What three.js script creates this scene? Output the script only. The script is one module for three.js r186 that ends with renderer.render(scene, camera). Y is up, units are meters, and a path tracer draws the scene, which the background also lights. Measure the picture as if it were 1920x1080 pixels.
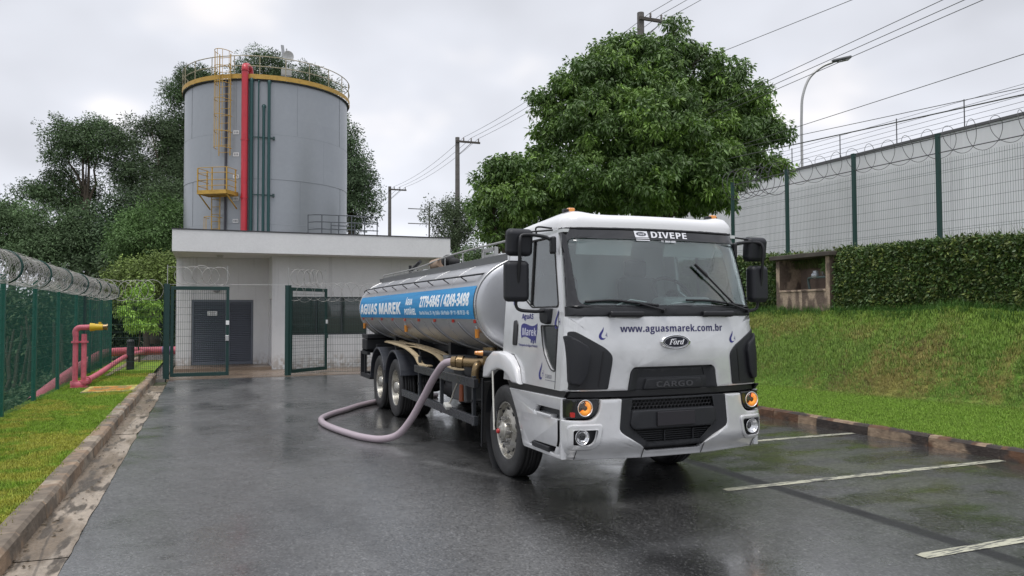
import * as THREE from 'three';
import { mergeGeometries, toCreasedNormals, mergeVertices } from 'three/addons/utils/BufferGeometryUtils.js';
import { RoundedBoxGeometry } from 'three/addons/geometries/RoundedBoxGeometry.js';
import { TessellateModifier } from 'three/addons/modifiers/TessellateModifier.js';
import { TextGeometry } from 'three/addons/geometries/TextGeometry.js';
import { FontLoader } from 'three/addons/loaders/FontLoader.js';

// ───────────── camera, sky, sun, exposure ─────────────
const scene = new THREE.Scene();
const RAD = Math.PI / 180;
const camera = new THREE.PerspectiveCamera(41.11, 16 / 9, 0.1, 4000);
camera.position.set(0, 1.78, 0);
camera.rotation.set(1.91 * RAD, -21.7 * RAD, -0.2 * RAD, 'YXZ');
const renderer = new THREE.WebGLRenderer({ antialias: true });
renderer.toneMapping = THREE.LinearToneMapping;
renderer.toneMappingExposure = 1.24;
renderer.shadowMap.enabled = true;

// seeded random numbers and periodic noise
let seed = 7;
const rnd = () => { seed = (seed * 1664525 + 1013904223) >>> 0; return seed / 4294967296; };
const rr = (a, b) => a + (b - a) * rnd();
const reseed = (n) => { seed = n >>> 0; rnd(); rnd(); };
const clamp = (x, a = 0, b = 1) => Math.min(b, Math.max(a, x));
const mix = (a, b, t) => a + (b - a) * t;
const sstep = (a, b, x) => { const t = clamp((x - a) / (b - a)); return t * t * (3 - 2 * t); };
const hash = (x, y, s) => { let h = Math.imul(x, 374761393) ^ Math.imul(y, 668265263) ^ Math.imul(s + 7, 1442695041); h = Math.imul(h ^ (h >>> 15), 739982445); h = Math.imul(h ^ (h >>> 12), 695872825); h ^= h >>> 15; return (h >>> 0) / 4294967296; };
function vnoise(x, y, p = 0, s = 0) {
  const xi = Math.floor(x), yi = Math.floor(y), fx = x - xi, fy = y - yi, u = fx * fx * (3 - 2 * fx), v = fy * fy * (3 - 2 * fy);
  const w = p ? (n) => ((n % p) + p) % p : (n) => n;
  return mix(mix(hash(w(xi), w(yi), s), hash(w(xi + 1), w(yi), s), u), mix(hash(w(xi), w(yi + 1), s), hash(w(xi + 1), w(yi + 1), s), u), v);
}
function fbm(x, y, o = 4, p = 0, s = 0) {
  let a = 0.5, t = 0, n = 0;
  for (let i = 0; i < o; i++) { t += a * vnoise(x, y, p, s + i * 17); n += a; a *= 0.5; x *= 2; y *= 2; p *= 2; }
  return t / n;
}
// overcast sky with soft, broken cloud
{
  const W = 1024, H = 512, d = new Float32Array(W * H * 4);
  for (let j = 0; j < H; j++) for (let i = 0; i < W; i++) {
    const v = (j + 0.5) / H, u = (i + 0.5) / W, el = (v - 0.5) * Math.PI, az = (u - 0.5) * 2 * Math.PI, y = Math.sin(el);
    const dx = Math.cos(az) * Math.cos(el), dz = Math.sin(az) * Math.cos(el), k = 2.4 / (Math.abs(y) + 0.28);
    const px = dx * k + 40, pz = dz * k + 40;
    const c = fbm(px, pz, 5, 0, 3), c2 = fbm(px * 2.1 + 9, pz * 2.1, 4, 0, 31);
    let L = 0.765 - 0.12 * sstep(0.02, 0.36, y) + 0.40 * sstep(0.36, 0.95, y);
    L *= 1 + 0.42 * (c - 0.5) + 0.18 * (c2 - 0.5);
    const thin = sstep(0.56, 0.78, c) * sstep(0.05, 0.2, y);          // thinner cloud: brighter and a little warmer
    const blue = 0.5 - 0.5 * thin;
    let r = L * (0.975 - 0.05 * blue + 0.06 * thin), g = L * (0.985 - 0.01 * blue + 0.025 * thin), b = L * (1.02 + 0.10 * blue);
    L = 1 + 0.12 * thin; r *= L; g *= L; b *= L;
    if (y < 0) { const t = sstep(0, -0.08, y); r = mix(r, 0.12, t); g = mix(g, 0.12, t); b = mix(b, 0.1, t); }
    const q = (j * W + i) * 4; d[q] = r; d[q + 1] = g; d[q + 2] = b; d[q + 3] = 1;
  }
  const sky = new THREE.DataTexture(d, W, H, THREE.RGBAFormat, THREE.FloatType);
  sky.mapping = THREE.EquirectangularReflectionMapping; sky.magFilter = THREE.LinearFilter; sky.wrapS = THREE.RepeatWrapping; sky.needsUpdate = true;
  scene.background = sky; scene.environment = sky;
}
const sun = new THREE.DirectionalLight(new THREE.Color(1, 0.97, 0.93), 1.5);
sun.position.set(-6, 48, 2); sun.target.position.set(4, 0, -12); sun.castShadow = true; sun.shadow.radius = 52;
Object.assign(sun.shadow.camera, { left: -40, right: 40, top: 40, bottom: -40, near: 1, far: 140 }); sun.shadow.mapSize.set(2048, 2048);
scene.add(sun, sun.target);

// ───────────── helpers ─────────────
const NI = (g) => { if (!g.index) return g; const h = g.toNonIndexed(); h.userData = { ...g.userData }; return h; };
const V = (x, y, z) => new THREE.Vector3(x, y, z);
const used = new Map();
function numbered(n) { const k = used.get(n) ?? 0; used.set(n, k + 1); return k ? `${n}_${String(k).padStart(3, '0')}` : n; }
function tag(o, label, category, group) { o.userData.label = label; if (category) o.userData.category = category; if (group) o.userData.group = group; return o; }
function thing(name, label, category, pos = [0, 0, 0], turn = 0, group) {
  const o = new THREE.Group(); o.name = numbered(name); o.position.set(...pos); o.rotation.y = turn; scene.add(o);
  return tag(o, label, category, group);
}
function base(name, pos = [0, 0, 0]) { const o = new THREE.Group(); o.name = numbered(name); o.position.set(...pos); scene.add(o); o.userData.kind = 'structure'; return o; }
function planarUV(g) {          // uv in metres, from the plane each face looks along most
  const p = g.attributes.position, n = g.attributes.normal, uv = new Float32Array(p.count * 2);
  for (let i = 0; i < p.count; i++) {
    const ax = Math.abs(n.getX(i)), ay = Math.abs(n.getY(i)), az = Math.abs(n.getZ(i));
    if (ay >= ax && ay >= az) { uv[i * 2] = p.getX(i); uv[i * 2 + 1] = p.getZ(i); }
    else if (ax >= az) { uv[i * 2] = p.getZ(i); uv[i * 2 + 1] = p.getY(i); }
    else { uv[i * 2] = p.getX(i); uv[i * 2 + 1] = p.getY(i); }
  }
  g.setAttribute('uv', new THREE.BufferAttribute(uv, 2)); return g;
}
function flat(gs) {
  const list = (Array.isArray(gs) ? gs : [gs]).flat(Infinity).map((g) => {
    let h = g.index ? NI(g) : g.clone();
    for (const k of Object.keys(h.attributes)) if (!['position', 'normal', 'uv'].includes(k)) h.deleteAttribute(k);
    if (!h.attributes.normal) h.computeVertexNormals();
    if (!h.userData.keepUV) planarUV(h);
    return h;
  });
  return list.length > 1 ? mergeGeometries(list) : list[0];
}
function put(name, gs, mat, parent) {
  const m = new THREE.Mesh(flat(gs), mat); m.castShadow = m.receiveShadow = true;
  if (parent) { m.name = name; parent.add(m); } else { m.name = numbered(name); scene.add(m); }
  return m;
}
function struct(name, gs, mat, parent) { const m = put(name, gs, mat, parent); if (!parent) m.userData.kind = 'structure'; return m; }
const stuff = (m) => { m.userData.kind = 'stuff'; return m; };
function move(g, x, y, z, rx = 0, ry = 0, rz = 0) { return g.applyMatrix4(new THREE.Matrix4().compose(V(x, y, z), new THREE.Quaternion().setFromEuler(new THREE.Euler(rx, ry, rz)), V(1, 1, 1))); }
const box = (w, h, d, x = 0, y = 0, z = 0, rx = 0, ry = 0, rz = 0) => move(new THREE.BoxGeometry(w, h, d), x, y, z, rx, ry, rz);
const rbox = (w, h, d, r, x = 0, y = 0, z = 0, rx = 0, ry = 0, rz = 0, s = 3) => move(new RoundedBoxGeometry(w, h, d, s, Math.min(r, w / 2.01, h / 2.01, d / 2.01)), x, y, z, rx, ry, rz);
const span = (x0, x1, y0, y1, z0, z1) => box(Math.abs(x1 - x0), Math.abs(y1 - y0), Math.abs(z1 - z0), (x0 + x1) / 2, (y0 + y1) / 2, (z0 + z1) / 2);
function rod(p, q, r0, r1 = r0, seg = 10, open = false) {
  const a = V(...p), b = V(...q), l = a.distanceTo(b), g = new THREE.CylinderGeometry(r1, r0, l, seg, 1, open);
  const m = new THREE.Matrix4().makeRotationFromQuaternion(new THREE.Quaternion().setFromUnitVectors(V(0, 1, 0), b.clone().sub(a).normalize()));
  m.setPosition(a.add(b).multiplyScalar(0.5)); return g.applyMatrix4(m);
}
const bar = (p, q, t) => rod(p, q, t * 0.7, t * 0.7, 4, true);            // thin four-sided wire
function beam(p, q, w, h) {                                               // square tube between two points
  const a = V(...p), b = V(...q), l = a.distanceTo(b), g = new THREE.BoxGeometry(w, h, l), m = new THREE.Matrix4().lookAt(a, b, V(0, 1, 0.0001)); m.setPosition(a.add(b).multiplyScalar(0.5)); return g.applyMatrix4(m);
}
const tube = (pts, r, n = 40, k = 8, closed = false) => new THREE.TubeGeometry(new THREE.CatmullRomCurve3(pts.map((p) => V(...p)), closed, 'centripetal'), n, r, k, closed);
const ball = (r, x, y, z, sx = 1, sy = 1, sz = 1, k = 14) => move(new THREE.SphereGeometry(r, k, Math.ceil(k * 0.7)).scale(sx, sy, sz), x, y, z);
function helix(p, q, r, pitch, t, wob = 0, seg = 16, phase = 0) {          // coil of razor wire from p to q
  const a = V(...p), b = V(...q), d = b.clone().sub(a), L = d.length(); d.normalize();
  const s = V(0, 1, 0).cross(d).normalize(), up = d.clone().cross(s), N = Math.round((L / pitch) * seg), pts = [];
  for (let i = 0; i <= N; i++) { const f = i / N, an = (i / seg) * 2 * Math.PI + phase, R = r * (1 + wob * (vnoise(i / seg, 3, 0, 5) - 0.5)); pts.push(a.clone().addScaledVector(d, f * L + wob * 0.1 * Math.sin(i * 0.37)).addScaledVector(s, Math.cos(an) * R).addScaledVector(up, Math.sin(an) * R)); }
  return tubeLine(pts, t);
}
function tubeLine(pts, t) {                                                // cheap three-sided tube along many points
  const P = [], I = [], n = pts.length, A = V(0, 0, 0), B = V(0, 0, 0), T = V(0, 0, 0);
  for (let i = 0; i < n; i++) {
    T.subVectors(pts[Math.min(n - 1, i + 1)], pts[Math.max(0, i - 1)]).normalize();
    A.set(0.3, 1, 0.2).cross(T).normalize(); B.crossVectors(T, A);
    for (let k = 0; k < 3; k++) { const an = (k / 3) * 2 * Math.PI; P.push(pts[i].x + t * (Math.cos(an) * A.x + Math.sin(an) * B.x), pts[i].y + t * (Math.cos(an) * A.y + Math.sin(an) * B.y), pts[i].z + t * (Math.cos(an) * A.z + Math.sin(an) * B.z)); }
    if (i) for (let k = 0; k < 3; k++) { const k2 = (k + 1) % 3, a = (i - 1) * 3; I.push(a + k, a + 3 + k, a + 3 + k2, a + k, a + 3 + k2, a + k2); }
  }
  const g = new THREE.BufferGeometry(); g.setAttribute('position', new THREE.Float32BufferAttribute(P, 3)); g.setIndex(I); g.computeVertexNormals(); return g;
}
const shape = (pts) => new THREE.Shape(pts.map(([x, y]) => new THREE.Vector2(x, y)));
const hole = (sh, pts) => { sh.holes.push(new THREE.Path(pts.map(([x, y]) => new THREE.Vector2(x, y)))); return sh; };
function roundPoly(pts, r, n = 5) {                                        // polygon with rounded corners
  const out = [], m = pts.length;
  for (let i = 0; i < m; i++) {
    const p = new THREE.Vector2(...pts[(i + m - 1) % m]), c = new THREE.Vector2(...pts[i]), q = new THREE.Vector2(...pts[(i + 1) % m]);
    const rad = Array.isArray(r) ? r[i] : r, d = Math.min(rad, p.distanceTo(c) * 0.48, q.distanceTo(c) * 0.48), a = c.clone().add(p.clone().sub(c).setLength(d)), b = c.clone().add(q.clone().sub(c).setLength(d));
    if (rad <= 0) { out.push([c.x, c.y]); continue; }
    for (let k = 0; k <= n; k++) { const t = k / n; out.push([(1 - t) ** 2 * a.x + 2 * t * (1 - t) * c.x + t * t * b.x, (1 - t) ** 2 * a.y + 2 * t * (1 - t) * c.y + t * t * b.y]); }
  }
  return out;
}
const circle = (x, y, r, n = 20) => Array.from({ length: n }, (_, i) => [x + r * Math.cos((i / n) * 2 * Math.PI), y + r * Math.sin((i / n) * 2 * Math.PI)]);
function slab(sh, depth, bevel = 0, seg = 2) {                             // extruded shape, its outer face at z = 0
  const g = new THREE.ExtrudeGeometry(sh, { depth: depth - bevel, bevelEnabled: bevel > 0, bevelThickness: bevel, bevelSize: bevel, bevelOffset: -bevel, bevelSegments: seg, curveSegments: 8 });
  return g.translate(0, 0, -(depth - bevel) - (bevel || 0) + 0);
}
function lathe(pts, seg = 40, axis = 'x') { const g = new THREE.LatheGeometry(pts.map(([r, y]) => new THREE.Vector2(r, y)), seg); if (axis === 'x') g.rotateZ(-Math.PI / 2); if (axis === 'z') g.rotateX(Math.PI / 2); return g; }
const crease = (g, a = 0.6) => toCreasedNormals(g.index ? NI(g) : g, a);

// ───────────── textures and materials ─────────────
function dataTex(w, h, fn, srgb = true, rep = null) {
  const d = new Uint8Array(w * h * 4);
  for (let j = 0; j < h; j++) for (let i = 0; i < w; i++) { const c = fn(i / w, j / h, i, j), q = (j * w + i) * 4; for (let k = 0; k < 3; k++) { let v = Array.isArray(c) ? c[k] : c; v = clamp(v); if (srgb) v = v <= 0.0031308 ? v * 12.92 : 1.055 * v ** (1 / 2.4) - 0.055; d[q + k] = Math.round(v * 255); } d[q + 3] = 255; }
  const t = new THREE.DataTexture(d, w, h); t.magFilter = t.minFilter = THREE.LinearFilter; t.wrapS = t.wrapT = THREE.RepeatWrapping; if (srgb) t.colorSpace = THREE.SRGBColorSpace;
  if (rep) t.repeat.set(...rep); t.needsUpdate = true; return t;
}
const again = (t, x, y) => { const c = t.clone(); c.repeat.set(x, y); c.needsUpdate = true; return c; };
const mat = (c, rough = 0.7, metal = 0, more = {}) => { const m = new THREE.MeshStandardMaterial({ roughness: rough, metalness: metal, side: THREE.DoubleSide, ...more }); m.color.setRGB(...c); return m; };
const phys = (c, rough, metal, more = {}) => { const m = new THREE.MeshPhysicalMaterial({ roughness: rough, metalness: metal, side: THREE.DoubleSide, ...more }); m.color.setRGB(...c); return m; };
const noiseTex = (lo, hi, f, s, n = 256) => dataTex(n, n, (u, v) => mix(lo, hi, fbm(u * f, v * f, 5, f, s)), false);
const bumpFine = noiseTex(0, 1, 64, 11, 512), bumpSoft = noiseTex(0, 1, 8, 12), blot = noiseTex(0.35, 0.95, 6, 14);
const tone = (c, amt, f, s, n = 256) => dataTex(n, n, (u, v) => { const t = 1 + amt * (fbm(u * f, v * f, 5, f, s) - 0.5) * 2; return c.map((x) => x * t); });
const M = {};
M.silver = phys([0.69, 0.695, 0.705], 0.32, 0.32, { map: tone([0.95, 0.95, 0.95], 0.10, 7, 51),  clearcoat: 0.9, clearcoatRoughness: 0.08, bumpMap: again(bumpSoft, 1.3, 1.3), bumpScale: 0.0012 });
M.whitePaint = phys([0.74, 0.74, 0.75], 0.35, 0.02, { clearcoat: 0.7, clearcoatRoughness: 0.1 });
M.blackPlastic = mat([0.013, 0.014, 0.017], 0.5, 0, { bumpMap: again(bumpFine, 3, 3), bumpScale: 0.0004 });
M.darkPlastic = mat([0.008, 0.008, 0.01], 0.42);
M.mirrorPlastic = mat([0.010, 0.011, 0.015], 0.55, 0, { bumpMap: again(bumpFine, 4, 4), bumpScale: 0.0004 });
M.frit = phys([0.012, 0.012, 0.014], 0.12, 0, { clearcoat: 0.5, clearcoatRoughness: 0.05 });
M.rubber = mat([0.014, 0.014, 0.015], 0.75, 0, { bumpMap: again(bumpFine, 2, 2), bumpScale: 0.0015 });
M.tyre = mat([0.021, 0.021, 0.022], 0.72, 0, { bumpMap: again(bumpFine, 2, 2), bumpScale: 0.002, roughnessMap: again(blot, 1, 1) });
M.chassis = mat([0.016, 0.017, 0.02], 0.55, 0.2);
M.guard = mat([0.055, 0.06, 0.068], 0.45, 0.4, { roughnessMap: again(blot, 1.2, 1.2) });
M.rim = mat([0.45, 0.44, 0.41], 0.42, 0.55, { map: tone([0.9, 0.88, 0.84], 0.5, 8, 33), roughnessMap: again(blot, 2, 2) });
M.chrome = mat([0.82, 0.82, 0.83], 0.12, 1);
M.steel = mat([0.5, 0.5, 0.5], 0.38, 0.85, { roughnessMap: again(blot, 2, 2) });
M.aluminium = phys([0.56, 0.565, 0.58], 0.34, 0.92, { bumpMap: again(bumpSoft, 0.5, 0.5), bumpScale: 0.0025 });
M.coaming = mat([0.25, 0.255, 0.265], 0.5, 0.5);
M.brass = mat([0.24, 0.17, 0.09], 0.45, 0.75, { roughnessMap: again(blot, 3, 3) });
M.amber = phys([0.72, 0.27, 0.04], 0.15, 0, { clearcoat: 1 });
M.red = phys([0.45, 0.02, 0.02], 0.2, 0, { clearcoat: 0.6 });
M.glass = phys([0.80, 0.87, 0.86], 0.015, 0, { transmission: 1, thickness: 0, ior: 1.85 });
M.sideGlass = phys([0.5, 0.56, 0.55], 0.015, 0, { transmission: 1, thickness: 0, ior: 1.75 });
M.lens = phys([0.95, 0.95, 0.95], 0.02, 0, { transmission: 1, thickness: 0, ior: 1.5 });
M.cabin = mat([0.30, 0.315, 0.315], 0.9); M.cabinDark = mat([0.10, 0.105, 0.11], 0.8); M.cabinLight = mat([0.62, 0.64, 0.64], 0.9);
M.paper = mat([0.75, 0.76, 0.76], 0.8);
M.greenSteel = mat([0.006, 0.045, 0.036], 0.45, 0.1);
M.greenLeft = mat([0.009, 0.10, 0.07], 0.45, 0.1);
M.greenDark = mat([0.008, 0.040, 0.036], 0.45, 0.1);
M.galv = mat([0.42, 0.42, 0.41], 0.45, 0.7);
M.razor = mat([0.40, 0.39, 0.37], 0.5, 0.5);
M.darkWire = mat([0.09, 0.09, 0.095], 0.6, 0.3);
M.cable = mat([0.19, 0.19, 0.2], 0.7);
M.hose = phys([0.40, 0.33, 0.365], 0.38, 0, { clearcoat: 0.25, clearcoatRoughness: 0.3, bumpMap: again(bumpFine, 2, 2), bumpScale: 0.001 });
M.flatHose = mat([0.52, 0.42, 0.27], 0.85, 0, { map: tone([0.95, 0.93, 0.9], 0.35, 10, 44), bumpMap: again(bumpFine, 4, 4), bumpScale: 0.002 });
M.yellow = mat([0.50, 0.31, 0.06], 0.55, 0, { map: tone([0.95, 0.93, 0.9], 0.25, 10, 46) });
M.pipeRed = phys([0.50, 0.018, 0.035], 0.4, 0, { clearcoat: 0.35, map: tone([0.95, 0.95, 0.95], 0.2, 6, 47) });
M.pipePink = mat([0.62, 0.15, 0.20], 0.55, 0, { map: tone([0.93, 0.9, 0.9], 0.35, 10, 48) });
M.pipeGreen = mat([0.012, 0.062, 0.062], 0.45);
M.pole = mat([0.16, 0.15, 0.14], 0.9, 0, { map: tone([0.9, 0.9, 0.9], 0.35, 8, 49), bumpMap: again(bumpFine, 1, 1), bumpScale: 0.006 });
M.bark = mat([0.085, 0.068, 0.05], 0.95, 0, { bumpMap: again(bumpFine, 0.6, 0.4), bumpScale: 0.03 });
M.leafWhite = (c, more = {}) => mat(c, 0.6, 0, { vertexColors: true, ...more });
const font = await new FontLoader().loadAsync('fonts/droid/droid_sans_bold.typeface.json');

// ───────────── ground, road, lawns, kerbs ─────────────
const KR = 8.92, ZG = -23.15;                          // right kerb face, line of the back fence
const toeX = (z) => 11.75 + (clamp(z, -20, 0) + 8.1) * 0.165;
function bankY(x, z) {                                 // grass strip, bank and terrace right of the road
  const t = toeX(z), n = (fbm(x * 0.8 + 50, z * 0.8 + 90, 3, 0, 61) - 0.5) * 0.28 * sstep(t - 0.5, t + 1, x) * (1 - 0.7 * sstep(12.6, 13.4, x));
  return 0.145 + 0.12 * sstep(KR, t, x) + 1.50 * clamp((x - t) / (12.75 - t + 0.001)) ** 1.0 * (x > t ? 1 : 0) + 0.09 * sstep(12.6, 14.5, x) + n;
}
function groundY(x, z) {
  if (x < -3.15) return -0.06 - 0.42 * clamp(-3.15 - x, 0, 9) + 1.5 * sstep(-22, -70, x) + (fbm(x * 0.3, z * 0.3, 3, 0, 62) - 0.5) * 0.5 * sstep(-3.5, -6, x) ;
  if (x > KR + 0.05) return bankY(x, z) - 0.4 * sstep(KR + 0.05, KR + 0.6, x) - 0.05;
  return -0.06;
}
const axis = (a) => a.flatMap(([p, q, s]) => { const o = []; for (let v = p; v < q - 1e-6; v += s) o.push(v); return o; });
function sheet(xs, zs, yf, uvf) {
  const P = [], U = [], I = [], n = xs.length;
  zs.forEach((z, j) => xs.forEach((x, i) => {
    const X = typeof x === 'function' ? x(z) : x; P.push(X, yf(X, z), z); U.push(...(uvf ? uvf(X, z) : [X, z]));
    if (i && j) { const a = (j - 1) * n + i - 1; I.push(a, a + 1, a + n, a + 1, a + n + 1, a + n); }
  }));
  const g = new THREE.BufferGeometry(); g.setAttribute('position', new THREE.Float32BufferAttribute(P, 3)); g.setAttribute('uv', new THREE.Float32BufferAttribute(U, 2)); g.setIndex(I); g.computeVertexNormals(); g.userData.keepUV = true; return g;
}
const soilTex = dataTex(512, 512, (u, v) => { const a = fbm(u * 8, v * 8, 5, 8, 70), b = fbm(u * 40, v * 40, 3, 40, 71); const g = mix(0.55, 1.15, b); return [0.05 * g * (0.7 + 0.6 * a), 0.065 * g * (0.6 + 0.7 * (1 - a)), 0.025 * g]; });
struct('ground', sheet([-2500, -600, -200, ...axis([[-80, -12, 4], [-12, -3.2, 0.5]]), -3.15, -2, 2, 6, 8.9, 8.98, ...axis([[9.2, 16, 0.4], [16, 40, 3]]), 80, 200, 600, 2500], [60, 20, ...axis([[-40, 7, 1]]).reverse(), -46, -54, -64, -80, -110, -200, -600, -2500], groundY), mat([1, 1, 1], 0.95, 0, { map: again(soilTex, 0.4, 0.4), bumpMap: again(bumpFine, 0.5, 0.5), bumpScale: 0.03 }));

const dryL = (x, z) => sstep(0.46, 0.66, fbm(x * 0.75 + z * 0.42 + 31, z * 0.6 - x * 0.55 + 17, 4, 0, 80) + 0.45 * (fbm(x * 5 + z, z * 4, 3, 0, 81) - 0.5));
// lawn texture: mown grass, yellow and worn in patches
const lawnTex = (w, h, sx, sz, s, dry) => dataTex(w, h, (u, v) => {
  const x = u * sx, z = v * sz, b = fbm(x * 9, z * 9, 3, 0, s + 5), c = vnoise(x * 60, z * 40, 0, s + 9), d = dryL(x - 3.2, -z);
  const k = 0.62 + 0.5 * b + 0.45 * (c - 0.5);
  return [mix(0.19, 0.33, d) * k, mix(0.31, 0.345, d) * k, mix(0.022, 0.045, d) * k];
});
const lawnMat = mat([1, 1, 1], 0.9, 0, { map: lawnTex(512, 1024, 2, 30, 80, 0.6), bumpMap: again(bumpFine, 1.2, 16), bumpScale: 0.03 });
const lawnY = (x, z) => 0.128 + (fbm(x * 1.2, z * 1.2, 3, 0, 83) - 0.5) * 0.03;
struct('lawn', sheet(axis([[-3.16, -1.4, 0.22]]).concat([-1.40]), axis([[-31, 6, 0.5]]).reverse(), lawnY, (x, z) => [(x + 3.2) / 2, (-z) / 30]), lawnMat);
const bankTex = dataTex(1024, 1024, (u, v) => {
  const x = KR + u * 8, z = -v * 24, t = toeX(z), s = sstep(t - 0.5, t + 0.25, x) * (1 - 0.75 * sstep(12.0, 12.9, x)), a = fbm(x * 1.1, z * 1.1, 4, 0, 90), b = fbm(x * 8, z * 8, 3, 0, 91), c = vnoise(x * 50, z * 40, 0, 92);
  const d = clamp(sstep(0.40, 0.62, a + 0.3 * (b - 0.5)) * s + 0.35 * sstep(0.6, 0.75, a) * (1 - s)), k = 0.6 + 0.55 * b + 0.45 * (c - 0.5), e = s * sstep(0.62, 0.74, fbm(x * 2.3, z * 2.3, 4, 0, 95));
  const f = 1 - s; return [mix(mix(0.115 + 0.03 * f, 0.225, d), 0.13, e) * k, mix(mix(0.225 + 0.06 * f, 0.205, d), 0.11, e) * k, mix(mix(0.025, 0.050, d), 0.035, e) * k];
});
struct('grass_bank', sheet([8.985, ...axis([[9.1, 16.9, 0.13]])], axis([[-24, 0.2, 0.2]]).reverse(), bankY, (x, z) => [(x - KR) / 8, -z / 24]), mat([1, 1, 1], 0.92, 0, { map: bankTex, bumpMap: again(bumpFine, 5, 14), bumpScale: 0.04 }));

// wet asphalt: one sheet, its own stains, wet patches and painted truck reflection
const AX0 = -0.93, AW = KR + 0.93, AL = 30;
const wet = (x, z) => {                                   // 0 dull damp, 1 standing film of water
  const n = fbm(x * 0.55 + 3, z * 0.35, 4, 0, 101), f = fbm(x * 2.2, z * 3.2, 4, 0, 102), bay = sstep(5.2, 5.5, x);
  return clamp(mix(sstep(0.52, 0.7, n + 0.25 * (f - 0.5)) * 0.55, sstep(0.36, 0.62, n * 0.6 + f * 0.5), bay) + 0.42 * sstep(2.0, 3.6, x) * (1 - bay));
};
const seamD = (x, z) => Math.abs(x - (5.40 + 0.05 * (fbm(z * 0.8, 1, 3, 0, 103) - 0.5)));
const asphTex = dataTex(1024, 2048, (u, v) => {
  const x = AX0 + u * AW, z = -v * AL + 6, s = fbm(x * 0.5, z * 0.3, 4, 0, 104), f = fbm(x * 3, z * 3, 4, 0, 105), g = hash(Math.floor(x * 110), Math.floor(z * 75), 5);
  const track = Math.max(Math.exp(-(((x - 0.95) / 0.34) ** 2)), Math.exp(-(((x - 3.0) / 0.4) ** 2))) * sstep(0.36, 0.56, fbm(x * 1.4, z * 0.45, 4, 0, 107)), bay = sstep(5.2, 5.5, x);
  let k = 0.084 * (0.62 + 0.75 * s) * (0.8 + 0.4 * f) * (1 - 0.62 * track) * mix(1, 0.62, bay) * (1 - 0.38 * sstep(2.0, 3.4, x + 0.9 * (fbm(x * 0.7, z * 0.5, 3, 0, 119) - 0.5)) * (1 - bay));  // darker towards the truck: wet tone plus its reflection painted in
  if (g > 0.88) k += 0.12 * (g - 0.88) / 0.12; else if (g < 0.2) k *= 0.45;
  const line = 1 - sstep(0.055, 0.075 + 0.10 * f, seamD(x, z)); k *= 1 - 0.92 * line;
  const leakSheen = Math.exp(-(((x - mix(2.3, 3.6, sstep(-10, -6, z))) / 0.09) ** 2)) * sstep(-10.6, -10, z) * (1 - sstep(-6.4, -5.6, z)) * sstep(0.3, 0.7, f); k += 0.05 * leakSheen;  // bright wet streak from the hose, its sheen put into the colour
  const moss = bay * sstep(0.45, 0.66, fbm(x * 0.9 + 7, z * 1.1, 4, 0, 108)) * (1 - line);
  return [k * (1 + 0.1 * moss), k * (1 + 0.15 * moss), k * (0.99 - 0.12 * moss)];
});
const asphRough = dataTex(1024, 2048, (u, v) => {
  const x = AX0 + u * AW, z = -v * AL + 6, w = wet(x, z), f = fbm(x * 5, z * 7, 3, 0, 109), line = 1 - sstep(0.05, 0.16, seamD(x, z));
  const r = mix(0.46, 0.13, w) + 0.24 * (f - 0.5) + 0.25 * line; return [0, clamp(r, 0.09, 0.8), 0];
}, false);
const grit = dataTex(512, 512, (u, v, i, j) => { const a = fbm(u * 90, v * 90, 2, 90, 111), b = fbm(u * 24, v * 24, 2, 24, 112); return 0.75 * a + 0.25 * b; }, false);
const asphCoat = dataTex(512, 1024, (u, v) => { const x = AX0 + u * AW, z = -v * AL + 6, w = wet(x, z), f = fbm(x * 7, z * 9, 3, 0, 115); const b = sstep(5.2, 5.5, x), st = sstep(0.42, 0.56, fbm(x * 1.1 + 3, z * 3.1, 5, 0, 116)); return [clamp((0.5 + 0.6 * w) * (0.7 + 0.6 * f) * mix(1, 0.25 + 0.95 * st, b)) * sstep(0.05, 0.11, seamD(x, z)), clamp(0.27 - 0.17 * w + 0.14 * (f - 0.5), 0.05, 0.6), 0]; }, false);
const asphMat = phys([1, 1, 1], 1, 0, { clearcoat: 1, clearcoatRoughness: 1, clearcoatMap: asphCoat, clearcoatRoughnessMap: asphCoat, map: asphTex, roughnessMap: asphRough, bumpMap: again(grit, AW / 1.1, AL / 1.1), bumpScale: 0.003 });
asphMat.envMapIntensity = 1;
const edgeX = (z) => AX0 + 0.05 * (fbm(z * 2.2, 4, 4, 0, 113) - 0.5) - 0.0;
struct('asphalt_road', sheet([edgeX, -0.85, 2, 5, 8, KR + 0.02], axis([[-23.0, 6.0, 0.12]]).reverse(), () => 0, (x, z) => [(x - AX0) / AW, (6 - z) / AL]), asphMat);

// concrete gutter along the left kerb
const gutTex = dataTex(256, 2048, (u, v) => {
  const x = u * 0.45, z = v * 30, a = fbm(x * 6, z * 1.6, 5, 0, 120), b = fbm(x * 40, z * 22, 3, 0, 121), st = sstep(0.5, 0.68, fbm(x * 5 + 9, z * 0.9, 4, 0, 122) + 0.25 * (1 - u)), dirt = sstep(0.57, 0.7, fbm(x * 10, z * 2.4, 5, 0, 125));
  const crack = 1 - sstep(0.004, 0.014, Math.abs(x - 0.22 - 0.1 * (fbm(z * 0.8, 3, 4, 0, 126) - 0.5) * 2)) * 1, k = (0.65 + 0.5 * a) * (0.78 + 0.44 * b) * (1 - 0.45 * crack * sstep(0.5, 0.6, fbm(z * 0.5, 1, 2, 0, 127)));
  return [mix(mix(0.36, 0.19, st), 0.08, dirt) * k, mix(mix(0.30, 0.145, st), 0.062, dirt) * k, mix(mix(0.235, 0.10, st), 0.043, dirt) * k];
});
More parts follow.
